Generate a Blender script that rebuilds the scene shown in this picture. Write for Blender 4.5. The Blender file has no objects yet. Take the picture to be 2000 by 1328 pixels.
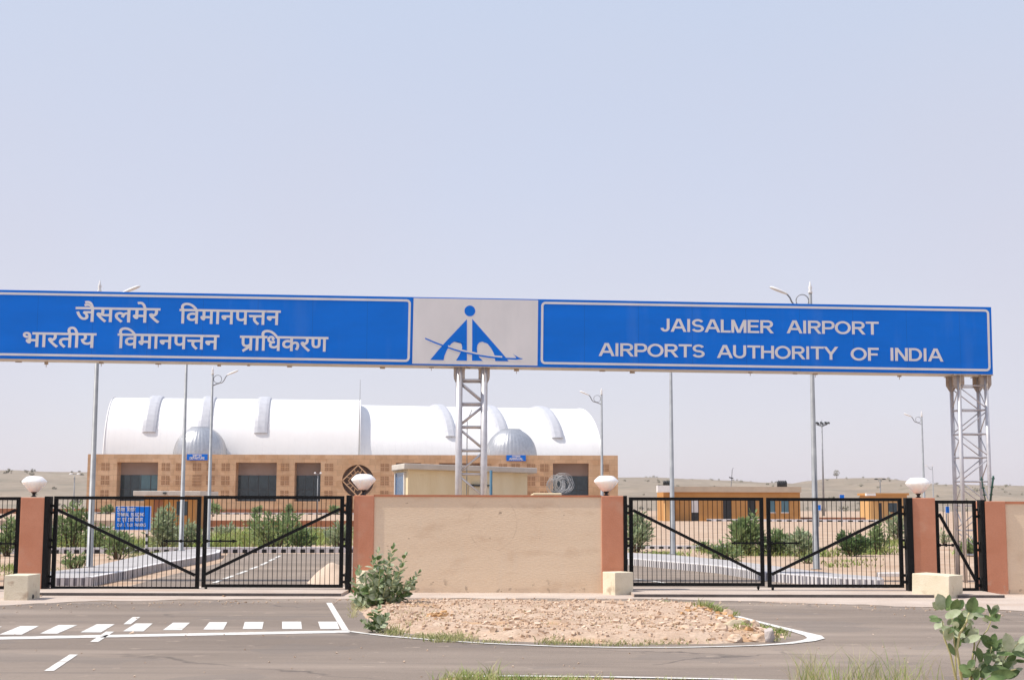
import bpy, bmesh, math, random
from mathutils import Vector, Matrix, noise

# ------------------------------------------------------------------ camera, sky, sun, exposure
SC = bpy.context.scene
COL = SC.collection
R_ = math.radians
FPX = 2755.0                       # focal length in photo pixels (photo 2000 x 1328)
EYE = Vector((0, 0, 1.68))
CAMROT = Matrix.Rotation(math.pi / 2 + math.atan(323 / FPX), 3, 'X') @ Matrix.Rotation(0.0025, 3, 'Z')
cd = bpy.data.cameras.new('camera'); cam = bpy.data.objects.new('camera', cd); COL.objects.link(cam)
cd.sensor_width = 36; cd.lens = FPX / 2000 * 36; cd.clip_start = .1; cd.clip_end = 8000
cam.matrix_world = Matrix.Translation(EYE) @ CAMROT.to_4x4()
SC.camera = cam

SUN_EL, SUN_AZ = 56.0, 8.0         # sun to the left, a little to the camera's side
sdir = Vector((-math.cos(R_(SUN_EL)) * math.cos(R_(SUN_AZ)), -math.cos(R_(SUN_EL)) * math.sin(R_(SUN_AZ)), math.sin(R_(SUN_EL))))
sl = bpy.data.lights.new('sun', 'SUN'); sl.energy = 3.3; sl.angle = R_(.5); sl.color = (1, .945, .86)
so = bpy.data.objects.new('sun', sl); COL.objects.link(so)
so.rotation_euler = sdir.to_track_quat('Z', 'Y').to_euler(); so.location = (-40, 0, 60)
W = bpy.data.worlds.new('World'); SC.world = W; W.use_nodes = True
wn = W.node_tree.nodes; wl = W.node_tree.links
sky = wn.new('ShaderNodeTexSky'); sky.sky_type = 'NISHITA'; sky.sun_disc = False
sky.sun_elevation = R_(SUN_EL); sky.sun_rotation = R_(270 - SUN_AZ)
sky.altitude = 0; sky.air_density = 1.0; sky.dust_density = 0.6; sky.ozone_density = 1.0
# dusty desert air whitens the clear sky: a pale dust tint by height above the horizon is mixed into the sky's colour
wtc = wn.new('ShaderNodeTexCoord'); wsx = wn.new('ShaderNodeSeparateXYZ'); wcr = wn.new('ShaderNodeValToRGB'); wmx = wn.new('ShaderNodeMix'); wmx.data_type = 'RGBA'
wsc = wn.new('ShaderNodeVectorMath'); wsc.operation = 'SCALE'; wsc.inputs['Scale'].default_value = 4.7
wl.new(wtc.outputs['Generated'], wsx.inputs[0]); wl.new(wsx.outputs['Z'], wcr.inputs[0]); wl.new(wcr.outputs[0], wsc.inputs[0])
for i, (p, c) in enumerate(((0, (.64,.59,.69)), (.12, (.64,.61,.69)), (.36, (.575,.63,.765)), (1, (.5,.60,.82)))):
    e = wcr.color_ramp.elements[i] if i < 2 else wcr.color_ramp.elements.new(p)
    e.position = p; e.color = (*c, 1)
wnz = wn.new('ShaderNodeTexNoise'); wnz.inputs['Scale'].default_value = 2.2; wnz.inputs['Detail'].default_value = 4; wmr = wn.new('ShaderNodeMapRange')
for i, v in enumerate((.3, .7, .80, .94)): wmr.inputs[i+1].default_value = v      # uneven dust
wl.new(wtc.outputs['Generated'], wnz.inputs['Vector']); wl.new(wnz.outputs['Fac'], wmr.inputs[0]); wl.new(wmr.outputs[0], wmx.inputs[0])
wl.new(sky.outputs[0], wmx.inputs[6]); wl.new(wsc.outputs[0], wmx.inputs[7])
wl.new(wmx.outputs[2], wn['Background'].inputs[0]); wn['Background'].inputs[1].default_value = .15
SC.view_settings.view_transform = 'Standard'; SC.view_settings.look = 'None'
SC.view_settings.exposure = 0.62; SC.view_settings.gamma = 1.0
SC.render.engine = 'CYCLES'
SC.cycles.use_denoising = True
SC.cycles.max_bounces = 6; SC.cycles.transparent_max_bounces = 8

# ------------------------------------------------------------------ helpers
def ray(px, py):
    return CAMROT @ Vector(((px - 1000) / FPX, (664 - py) / FPX, -1))
def G(px, py, z=0.0):              # the point of the level z seen at a photo pixel
    d = ray(px, py); return EYE + d * ((z - EYE.z) / d.z)
def P(px, py, Y):                  # the point at distance Y seen at a photo pixel
    d = ray(px, py); return EYE + d * (Y / d.y)
def ZP(px, py, Y): return P(px, py, Y).z
def XP(px, Y, py=980): return P(px, py, Y).x

class MB:
    def __init__(s): s.v = []; s.f = []; s.m = []; s.sm = []
    def add(s, vs, fs, mi=0, smooth=False):
        b = len(s.v); s.v += [Vector(p) for p in vs]
        for f in fs: s.f.append([b + i for i in f]); s.m.append(mi); s.sm.append(smooth)
    def box(s, x0, x1, y0, y1, z0, z1, mi=0):
        s.add([(x0,y0,z0),(x1,y0,z0),(x1,y1,z0),(x0,y1,z0),(x0,y0,z1),(x1,y0,z1),(x1,y1,z1),(x0,y1,z1)],
              [(0,3,2,1),(4,5,6,7),(0,1,5,4),(1,2,6,5),(2,3,7,6),(3,0,4,7)], mi)
    def frame_box(s, o, ex, ey, ez, mi=0):           # a box spanned by three edge vectors
        c = [o, o+ex, o+ex+ey, o+ey]; c += [p+ez for p in c]
        fl = [(0,3,2,1),(4,5,6,7),(0,1,5,4),(1,2,6,5),(2,3,7,6),(3,0,4,7)]
        if ex.cross(ey).dot(ez) < 0: fl = [tuple(reversed(f)) for f in fl]
        s.add(c, fl, mi)
    def bar(s, a, b, w, d=None, mi=0):               # a square bar from a to b
        a = Vector(a); b = Vector(b); t = (b-a).normalized()
        up = Vector((0,1,0)) if abs(t.y) < .9 else Vector((1,0,0))
        x = t.cross(up).normalized(); y = x.cross(t).normalized(); d = d or w
        s.frame_box(a - x*w/2 - y*d/2, x*w, y*d, b-a, mi)
    def tube(s, path, r, n=8, mi=0, smooth=True, cap=True):
        path = [Vector(p) for p in path]; k = len(path)
        rs = list(r) if isinstance(r, (list, tuple)) else [r]*k
        vs = []; prev = None
        for i, p in enumerate(path):
            t = (path[min(i+1,k-1)] - path[max(i-1,0)]).normalized()
            if prev is None:
                up = Vector((0,0,1)) if abs(t.z) < .9 else Vector((1,0,0))
                x = t.cross(up).normalized()
            else:
                x = (prev - t*prev.dot(t)); x = x.normalized() if x.length > 1e-6 else t.orthogonal().normalized()
            prev = x; y = t.cross(x)
            for j in range(n):
                a = 2*math.pi*j/n; vs.append(p + (x*math.cos(a) + y*math.sin(a))*rs[i])
        fs = [(i*n+j, i*n+(j+1)%n, (i+1)*n+(j+1)%n, (i+1)*n+j) for i in range(k-1) for j in range(n)]
        s.add(vs, fs, mi, smooth)
        if cap:
            b = len(s.v) - len(vs)
            s.f.append([b+j for j in range(n)][::-1]); s.m.append(mi); s.sm.append(False)
            s.f.append([b+(k-1)*n+j for j in range(n)]); s.m.append(mi); s.sm.append(False)
    def lathe(s, prof, c=(0,0,0), n=20, mi=0, smooth=True):
        c = Vector(c); vs = [c + Vector((r*math.cos(2*math.pi*j/n), r*math.sin(2*math.pi*j/n), z)) for r, z in prof for j in range(n)]
        k = len(prof)
        s.add(vs, [(i*n+j, i*n+(j+1)%n, (i+1)*n+(j+1)%n, (i+1)*n+j) for i in range(k-1) for j in range(n)], mi, smooth)
    def prism(s, poly, z0, z1, mi=0):                # poly: xy points, counter-clockwise
        n = len(poly)
        vs = [(p[0],p[1],z0) for p in poly] + [(p[0],p[1],z1) for p in poly]
        s.add(vs, [tuple(range(n))[::-1], tuple(range(n,2*n))] + [(i,(i+1)%n,n+(i+1)%n,n+i) for i in range(n)], mi)
    def build(s, name, mats, parent=None, bevel=0, kind=None):
        me = bpy.data.meshes.new(name)
        off = parent_origin(parent)
        me.from_pydata([tuple(p - off) for p in s.v], [], s.f)
        for m in (mats if isinstance(mats, (list, tuple)) else [mats]): me.materials.append(m)
        for p, mi, sm in zip(me.polygons, s.m, s.sm): p.material_index = mi; p.use_smooth = sm
        me.update()
        o = bpy.data.objects.new(name, me); COL.objects.link(o)
        if parent: o.parent = parent
        if bevel:
            b = o.modifiers.new('bevel', 'BEVEL'); b.width = bevel; b.segments = 2; b.limit_method = 'ANGLE'
        if kind: o['kind'] = kind
        return o
def parent_origin(p):
    v = Vector((0,0,0))
    while p: v = v + p.location; p = p.parent
    return v
def tag(o, label, cat, group=None, kind=None):
    if label: o['label'] = label
    if cat: o['category'] = cat
    if group: o['group'] = group
    if kind: o['kind'] = kind
    return o
def thing(name, loc, label, cat, group=None):        # an Empty at the thing's base
    o = bpy.data.objects.new(name, None); COL.objects.link(o); o.location = loc; o.empty_display_size = .2
    return tag(o, label, cat, group)
def copy_tree(o, loc):
    c = o.copy(); COL.objects.link(c); c.location = loc
    def rec(src, dst):
        for ch in list(src.children):
            k = ch.copy(); COL.objects.link(k); k.parent = dst; rec(ch, k)
    rec(o, c); return c

# ------------------------------------------------------------------ materials
def mat(name, col, rough=.75, col2=None, var=.10, scale=2.0, stretch=(1,1,1), bump=0.0, bscale=60, metal=0.0, spec=.4, fine=0.0, fscale=90):
    m = bpy.data.materials.new(name); m.use_nodes = True
    n = m.node_tree.nodes; l = m.node_tree.links; b = n['Principled BSDF']
    b.inputs['Roughness'].default_value = rough; b.inputs['Metallic'].default_value = metal
    b.inputs['Specular IOR Level'].default_value = spec
    tc = n.new('ShaderNodeTexCoord'); mp = n.new('ShaderNodeMapping'); mp.inputs['Scale'].default_value = stretch
    l.new(tc.outputs['Object'], mp.inputs['Vector'])
    nz = n.new('ShaderNodeTexNoise'); nz.inputs['Scale'].default_value = scale; nz.inputs['Detail'].default_value = 7
    nz.inputs['Roughness'].default_value = .62
    l.new(mp.outputs[0], nz.inputs['Vector'])
    cr = n.new('ShaderNodeValToRGB'); l.new(nz.outputs['Fac'], cr.inputs[0])
    ca = [c*(1-var) for c in col] if col2 is None else list(col)
    cb = [min(1, c*(1+var)) for c in col] if col2 is None else list(col2)
    cr.color_ramp.elements[0].position = .34; cr.color_ramp.elements[0].color = ca + [1]
    cr.color_ramp.elements[1].position = .66; cr.color_ramp.elements[1].color = cb + [1]
    out = cr.outputs[0]
    if fine:
        nf = n.new('ShaderNodeTexNoise'); nf.inputs['Scale'].default_value = fscale; nf.inputs['Detail'].default_value = 4
        l.new(tc.outputs['Object'], nf.inputs['Vector'])
        mr = n.new('ShaderNodeMapRange'); mr.inputs[1].default_value = .25; mr.inputs[2].default_value = .75
        mr.inputs[3].default_value = 1-fine; mr.inputs[4].default_value = 1+fine
        l.new(nf.outputs['Fac'], mr.inputs[0])
        mx = n.new('ShaderNodeVectorMath'); mx.operation = 'SCALE'
        l.new(out, mx.inputs[0]); l.new(mr.outputs[0], mx.inputs['Scale']); out = mx.outputs[0]
    l.new(out, b.inputs['Base Color'])
    if bump:
        nb = n.new('ShaderNodeTexNoise'); nb.inputs['Scale'].default_value = bscale; nb.inputs['Detail'].default_value = 5
        l.new(mp.outputs[0], nb.inputs['Vector'])
        bp = n.new('ShaderNodeBump'); bp.inputs['Strength'].default_value = bump; bp.inputs['Distance'].default_value = .02
        l.new(nb.outputs['Fac'], bp.inputs['Height']); l.new(bp.outputs[0], b.inputs['Normal'])
    m['out'] = 0
    return m
def nodes(m): return m.node_tree.nodes, m.node_tree.links, m.node_tree.nodes['Principled BSDF']
def mulcol(m, fac_socket):                            # multiply the base colour by a grey factor
    n, l, b = nodes(m); src = b.inputs['Base Color'].links[0].from_socket
    mx = n.new('ShaderNodeVectorMath'); mx.operation = 'SCALE'
    l.new(src, mx.inputs[0]); l.new(fac_socket, mx.inputs['Scale']); l.new(mx.outputs[0], b.inputs['Base Color'])
def mixcol(m, fac_socket, col):
    n, l, b = nodes(m); src = b.inputs['Base Color'].links[0].from_socket
    mx = n.new('ShaderNodeMix'); mx.data_type = 'RGBA'
    l.new(fac_socket, mx.inputs[0]); l.new(src, mx.inputs[6]); mx.inputs[7].default_value = list(col)+[1]
    l.new(mx.outputs[2], b.inputs['Base Color'])
def noise_fac(m, scale, lo, hi, a, b_, stretch=(1,1,1), detail=4):
    n, l, b = nodes(m); tc = n.new('ShaderNodeTexCoord'); mp = n.new('ShaderNodeMapping'); mp.inputs['Scale'].default_value = stretch
    nz = n.new('ShaderNodeTexNoise'); nz.inputs['Scale'].default_value = scale; nz.inputs['Detail'].default_value = detail
    l.new(tc.outputs['Object'], mp.inputs[0]); l.new(mp.outputs[0], nz.inputs['Vector'])
    mr = n.new('ShaderNodeMapRange'); mr.clamp = True
    for i, v in enumerate((lo, hi, a, b_)): mr.inputs[i+1].default_value = v
    l.new(nz.outputs['Fac'], mr.inputs[0]); return mr.outputs[0]

M = {}
M['sand'] = mat('sand', (.40,.27,.185), .95, (.50,.37,.27), scale=.35, bump=.6, bscale=14, fine=.14, fscale=9)
mixcol(M['sand'], noise_fac(M['sand'], .9, .52, .64, 0, .55), (.36,.22,.13))
M['sandpile'] = mat('pale_sand', (.56,.43,.33), .95, var=.06, bump=.3, bscale=30)
M['asphalt'] = mat('asphalt', (.20,.156,.125), .9, (.272,.215,.173), scale=.30, stretch=(.35,1.6,1), bump=.5, bscale=220, fine=.20, fscale=110)
mixcol(M['asphalt'], noise_fac(M['asphalt'], .55, .50, .68, 0, .6, (.25,1.5,1), 8), (.39,.31,.25))
mixcol(M['asphalt'], noise_fac(M['asphalt'], 1.7, .60, .72, 0, .35, (.08,1.9,1), 6), (.12,.10,.09))
mixcol(M['asphalt'], noise_fac(M['asphalt'], .9, .585, .60, 0, .30, (.6,.8,1), 2), (.17,.145,.13))
mixcol(M['asphalt'], noise_fac(M['asphalt'], 3.0, .66, .70, 0, .55, (1,1,1), 8), (.42,.33,.26))
def cracks(m, scale, width, amt, col):                # thin wandering cracks
    n, l, b = nodes(m); tc = n.new('ShaderNodeTexCoord'); nz = n.new('ShaderNodeTexNoise'); nz.inputs['Scale'].default_value = 1.6; nz.inputs['Detail'].default_value = 6
    ad = n.new('ShaderNodeVectorMath'); ad.operation = 'MULTIPLY_ADD'; ad.inputs[1].default_value = (.9,.9,0)
    l.new(tc.outputs['Object'], nz.inputs['Vector']); l.new(nz.outputs['Color'], ad.inputs[0]); l.new(tc.outputs['Object'], ad.inputs[2])
    vo = n.new('ShaderNodeTexVoronoi'); vo.feature = 'DISTANCE_TO_EDGE'; vo.inputs['Scale'].default_value = scale; l.new(ad.outputs[0], vo.inputs['Vector'])
    mr = n.new('ShaderNodeMapRange'); mr.clamp = True
    for i, v in enumerate((0, width, amt, 0)): mr.inputs[i+1].default_value = v
    l.new(vo.outputs['Distance'], mr.inputs[0]); mk_ = noise_fac(m, .35, .50, .58, 0, 1)
    mu = n.new('ShaderNodeMath'); mu.operation = 'MULTIPLY'; l.new(mr.outputs[0], mu.inputs[0]); l.new(mk_, mu.inputs[1]); mixcol(m, mu.outputs[0], col)
cracks(M['asphalt'], .22, .008, .7, (.08,.066,.058))
M['paint'] = mat('road_paint', (.70,.67,.63), .8, var=.08, scale=6, bump=.3, bscale=150)
mixcol(M['paint'], noise_fac(M['paint'], 5, .55, .70, 0, .7, (.6,1.6,1), 8), (.30,.25,.21))
mixcol(M['paint'], noise_fac(M['paint'], 40, .60, .66, 0, .6, (1,1,1), 3), (.27,.23,.20))
M['apron'] = mat('apron_concrete', (.44,.35,.29), .9, (.54,.45,.38), scale=.8, bump=.4, bscale=40, fine=.1, fscale=30)
mixcol(M['apron'], noise_fac(M['apron'], .7, .55, .68, 0, .5, (.5,1.6,1)), (.40,.28,.20))
M['apron_edge'] = mat('dark_concrete', (.10,.085,.08), .9, var=.2, scale=5)  # darker concrete for the front strip of the gate thresholds
M['paving'] = mat('pavement_slab', (.36,.335,.33), .85, (.44,.415,.41), scale=1.5, bump=.3, bscale=30)
M['terracotta'] = mat('terracotta_paint', (.51,.205,.115), .8, (.58,.255,.155), scale=1.6, bump=.2, bscale=35, fine=.06)
mixcol(M['terracotta'], noise_fac(M['terracotta'], 2.2, .60, .74, 0, .35), (.55,.36,.26))
M['plaster'] = mat('beige_plaster', (.745,.57,.40), .88, (.80,.63,.455), scale=.7, stretch=(.5,1,2.2), bump=.28, bscale=26, fine=.04, fscale=30)
mixcol(M['plaster'], noise_fac(M['plaster'], 1.3, .54, .66, 0, .35, (1,1,2.6), 6), (.56,.385,.25))
mixcol(M['plaster'], noise_fac(M['plaster'], 2.6, .57, .68, 0, .30, (2.2,1,.35), 5), (.74,.60,.45))
M['coping'] = mat('coping_paint', (.50,.19,.10), .8, var=.12, scale=3)
M['cream'] = mat('cream_paint', (.66,.58,.42), .85, (.74,.66,.51), scale=3, bump=.35, bscale=40)
mixcol(M['cream'], noise_fac(M['cream'], 5, .62, .72, 0, .6), (.40,.28,.19))
M['black'] = mat('black_gate_paint', (.004,.004,.0045), .55, var=.3, scale=4, spec=.2)
M['blue'] = mat('sign_blue', (.0004,.155,.66), .5, (.0004,.175,.74), scale=1.1, stretch=(.6,1,2), spec=.2)
mixcol(M['blue'], noise_fac(M['blue'], 1.5, .55, .75, 0, .22, (1.6,1,.25), 6), (.10,.26,.66))
M['signwhite'] = mat('sign_white', (.69,.675,.67), .55, (.77,.745,.735), scale=2.0, stretch=(1,1,.4), spec=.2)
M['signbox'] = mat('sign_box_metal', (.62,.58,.53), .6, var=.1, scale=3)
M['silver'] = mat('silver_paint', (.52,.50,.51), .38, (.62,.60,.61), scale=6, metal=.35)
M['pole'] = mat('galvanised_pole', (.22,.225,.24), .5, (.30,.305,.32), scale=3, metal=.2)
M['bracket'] = mat('bracket_metal', (.50,.45,.40), .6, (.40,.30,.22), scale=9, var=.1)
M['globe'] = mat('opal_globe', (.84,.82,.80), .35, var=.03, scale=5, spec=.5)
nd_, lk_, bs_ = nodes(M['globe']); bs_.inputs['Subsurface Weight'].default_value = 1; bs_.inputs['Subsurface Radius'].default_value = (.3,.28,.26); bs_.inputs['Subsurface Scale'].default_value = .5
M['dark'] = mat('dark_metal', (.02,.02,.022), .5, var=.2)
M['white'] = mat('white_paint', (.78,.76,.74), .7, var=.05, scale=4)
M['kerbblack'] = mat('kerb_black', (.022,.022,.024), .8, var=.25, scale=8)
M['kerbwhite'] = mat('kerb_white', (.70,.68,.69), .8, (.60,.58,.59), scale=4, bump=.2)
M['roof'] = mat('white_roof_sheet', (.82,.80,.785), .45, var=.025, scale=.3, spec=.3)
M['skylight'] = mat('skylight_sheet', (.47,.47,.50), .4, (.54,.54,.57), scale=1.5)
M['dome'] = mat('silver_dome', (.46,.455,.46), .34, (.56,.555,.56), scale=2.5, metal=.7)
M['stone'] = mat('sandstone', (.56,.345,.19), .85, (.68,.46,.285), scale=.22, fine=.08, fscale=1.6)
mixcol(M['stone'], noise_fac(M['stone'], .35, .56, .62, 0, .45, (1,1,1.4), 2), (.50,.28,.14))
def blocks(m):                                        # stone cladding: slabs of slightly different tone with fine joints
    n, l, b = nodes(m); tc = n.new('ShaderNodeTexCoord'); mp = n.new('ShaderNodeMapping'); mp.inputs['Rotation'].default_value = (R_(90),0,0)
    br = n.new('ShaderNodeTexBrick'); br.inputs['Scale'].default_value = 1; br.inputs['Brick Width'].default_value = 1.5; br.inputs['Row Height'].default_value = .75
    br.inputs['Mortar Size'].default_value = .022; br.inputs['Color1'].default_value = (.90,.90,.90,1); br.inputs['Color2'].default_value = (1.06,1.06,1.06,1); br.inputs['Mortar'].default_value = (.72,.72,.72,1)
    l.new(tc.outputs['Object'], mp.inputs[0]); l.new(mp.outputs[0], br.inputs['Vector']); sp = n.new('ShaderNodeSeparateColor'); l.new(br.outputs['Color'], sp.inputs[0]); mulcol(m, sp.outputs[0])
blocks(M['stone'])
M['medallion'] = mat('brown_stone_recess', (.10,.06,.04), .6, (.16,.10,.07), scale=1)
M['stoneshade'] = mat('sandstone_painted_shade', (.36,.20,.105), .9, var=.12, scale=.6)  # darkened sandstone: the shade of the lattice recesses painted as colour
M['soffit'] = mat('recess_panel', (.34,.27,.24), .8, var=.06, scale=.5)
M['glass'] = mat('tinted_glass', (.010,.024,.032), .05, (.03,.06,.075), scale=.5, spec=.6)
M['glassteal'] = mat('teal_glass', (.045,.13,.165), .05, (.07,.18,.22), scale=.6, spec=.8)
M['mullion'] = mat('window_mullion', (.05,.06,.065), .5)
M['redwall'] = mat('red_planter', (.33,.135,.065), .85, var=.12, scale=.6)
M['orange'] = mat('orange_render', (.47,.225,.065), .85, (.53,.27,.09), scale=.5)
M['ochre'] = mat('ochre_render', (.60,.35,.14), .85, var=.06, scale=.6)
M['palewall'] = mat('pale_yellow_render', (.70,.575,.36), .85, (.78,.67,.46), scale=1.2, stretch=(1,1,.35), bump=.3, bscale=20)
M['slab'] = mat('roof_slab_concrete', (.52,.47,.41), .9, (.62,.57,.51), scale=2, bump=.4, bscale=20)
M['bluewin'] = mat('blue_pane', (.03,.10,.22), .15, (.05,.16,.32), scale=2, spec=.7)
M['bluepaint'] = mat('blue_paint', (.05,.13,.20), .7)
M['wire'] = mat('razor_wire', (.40,.40,.41), .5, metal=.4)
M['greenpost'] = mat('green_post', (.03,.10,.08), .6, var=.2)
M['leafA'] = mat('calotropis_leaf', (.065,.115,.035), .55, (.19,.265,.10), scale=9, spec=.35)
M['leafB'] = mat('calotropis_grey_leaf', (.29,.35,.18), .6, (.52,.56,.40), scale=9, spec=.3)
M['stem'] = mat('green_stem', (.40,.36,.15), .7, (.48,.45,.24), scale=8)
M['shrub'] = mat('oleander_leaf', (.13,.20,.07), .6, (.33,.405,.19), scale=2.6, spec=.35)
M['shrubpale'] = mat('pale_shrub_leaf', (.21,.28,.14), .6, (.45,.50,.33), scale=3.2, spec=.35)
M['shrubdark'] = mat('dark_shrub_leaf', (.07,.13,.045), .6, (.17,.25,.10), scale=3, spec=.35)
M['wood'] = mat('shrub_wood', (.16,.11,.07), .9)
M['grass'] = mat('grass_blade', (.20,.24,.07), .8, (.42,.40,.18), scale=1.2)
M['dry'] = mat('dry_grass', (.46,.42,.20), .85, (.58,.53,.30), scale=1.5)
M['rubble'] = mat('rubble_soil', (.40,.27,.185), .95, (.52,.39,.29), scale=2.2, bump=.8, bscale=18, fine=.2, fscale=20)
mixcol(M['rubble'], noise_fac(M['rubble'], .8, .58, .68, 0, .55), (.50,.28,.12))
M['kerbgrey'] = mat('kerb_grey', (.17,.16,.185), .85, (.25,.24,.27), scale=8)
M['rock'] = mat('rubble_rock', (.42,.27,.165), .9, (.74,.58,.45), scale=5, bump=.8, bscale=9)
M['hill'] = mat('desert_hill', (.235,.185,.135), .97, (.29,.232,.172), scale=.02, fine=.12, fscale=.12)
mixcol(M['hill'], noise_fac(M['hill'], .045, .56, .66, 0, .5, (1,1,1), 6), (.17,.15,.105))
mixcol(M['hill'], noise_fac(M['hill'], .15, .54, .66, 0, .5, (1,1,1), 8), (.15,.125,.085))
mixcol(M['hill'], noise_fac(M['hill'], .012, .52, .66, 0, .5, (1,1,1), 4), (.36,.27,.19))
M['scrub'] = mat('scrub_leaf', (.20,.175,.12), .9, (.25,.225,.16), scale=.2)

def splash(m, z0, scale, lo, hi, amt, col):           # spots of dirt on the lowest part of a wall
    n, l, b = nodes(m); tc = n.new('ShaderNodeTexCoord'); sx = n.new('ShaderNodeSeparateXYZ'); l.new(tc.outputs['Object'], sx.inputs[0])
    mr = n.new('ShaderNodeMapRange'); mr.clamp = True
    for i, v in enumerate((z0*.6, z0, 1, 0)): mr.inputs[i+1].default_value = v
    l.new(sx.outputs['Z'], mr.inputs[0]); mu = n.new('ShaderNodeMath'); mu.operation = 'MULTIPLY'
    l.new(mr.outputs[0], mu.inputs[0]); l.new(noise_fac(m, scale, lo, hi, 0, amt, (1,1,1), 5), mu.inputs[1]); mixcol(m, mu.outputs[0], col)
def translucent(k, w):                                # thin leaves let light through
    n, l, b = nodes(M[k]); o = n['Material Output']; t = n.new('ShaderNodeBsdfTranslucent'); x = n.new('ShaderNodeMixShader'); x.inputs[0].default_value = w
    l.new(b.inputs['Base Color'].links[0].from_socket, t.inputs[0]); l.new(b.outputs[0], x.inputs[1]); l.new(t.outputs[0], x.inputs[2]); l.new(x.outputs[0], o.inputs[0])
for k_ in ('leafA', 'leafB', 'shrub', 'shrubpale', 'shrubdark', 'grass', 'dry'): translucent(k_, .30)
cracks(M['plaster'], .55, .004, .35, (.36,.25,.17))
splash(M['plaster'], .30, 7, .61, .68, .55, (.26,.19,.14)); splash(M['plaster'], .12, 2.2, .44, .62, .4, (.50,.37,.27))
splash(M['terracotta'], .30, 6, .56, .66, .55, (.50,.36,.27)); splash(M['cream'], .16, 5, .50, .64, .6, (.42,.32,.23))
def joints(m, pitch, amt):                            # sheet joints of a big sign face
    n, l, b = nodes(m); tc = n.new('ShaderNodeTexCoord'); sx = n.new('ShaderNodeSeparateXYZ'); l.new(tc.outputs['Object'], sx.inputs[0])
    d = n.new('ShaderNodeMath'); d.operation = 'DIVIDE'; d.inputs[1].default_value = pitch; l.new(sx.outputs['X'], d.inputs[0])
    f = n.new('ShaderNodeMath'); f.operation = 'FRACT'; l.new(d.outputs[0], f.inputs[0])
    c = n.new('ShaderNodeMath'); c.operation = 'LESS_THAN'; c.inputs[1].default_value = .010/pitch; l.new(f.outputs[0], c.inputs[0])
    k = n.new('ShaderNodeMath'); k.operation = 'MULTIPLY'; k.inputs[1].default_value = amt; l.new(c.outputs[0], k.inputs[0]); mixcol(m, k.outputs[0], (.01,.06,.25))
joints(M['blue'], 1.22, .35)
# plaster wall: faint drawn arc and a scatter of small dents, part of the wall's own surface
def wall_marks(m, centre, rad):
    n, l, b = nodes(m); tc = n.new('ShaderNodeTexCoord')
    sub = n.new('ShaderNodeVectorMath'); sub.operation = 'SUBTRACT'; sub.inputs[1].default_value = centre
    l.new(tc.outputs['Object'], sub.inputs[0])
    fl = n.new('ShaderNodeVectorMath'); fl.operation = 'MULTIPLY'; fl.inputs[1].default_value = (1,0,.9); l.new(sub.outputs[0], fl.inputs[0])
    ln = n.new('ShaderNodeVectorMath'); ln.operation = 'LENGTH'; l.new(fl.outputs[0], ln.inputs[0])
    d = n.new('ShaderNodeMath'); d.operation = 'SUBTRACT'; d.inputs[1].default_value = rad; l.new(ln.outputs['Value'], d.inputs[0])
    a = n.new('ShaderNodeMath'); a.operation = 'ABSOLUTE'; l.new(d.outputs[0], a.inputs[0])
    mr = n.new('ShaderNodeMapRange'); mr.clamp = True
    for i, v in enumerate((.004, .016, .16, 0)): mr.inputs[i+1].default_value = v
    l.new(a.outputs[0], mr.inputs[0])
    br = noise_fac(m, 2.2, .45, .6, 0, 1)
    mu = n.new('ShaderNodeMath'); mu.operation = 'MULTIPLY'; l.new(mr.outputs[0], mu.inputs[0]); l.new(br, mu.inputs[1])
    mixcol(m, mu.outputs[0], (.20,.13,.09))
    mixcol(m, noise_fac(m, 5.5, .73, .76, 0, .6, (1,1,1.5), 2), (.22,.15,.10))

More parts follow.
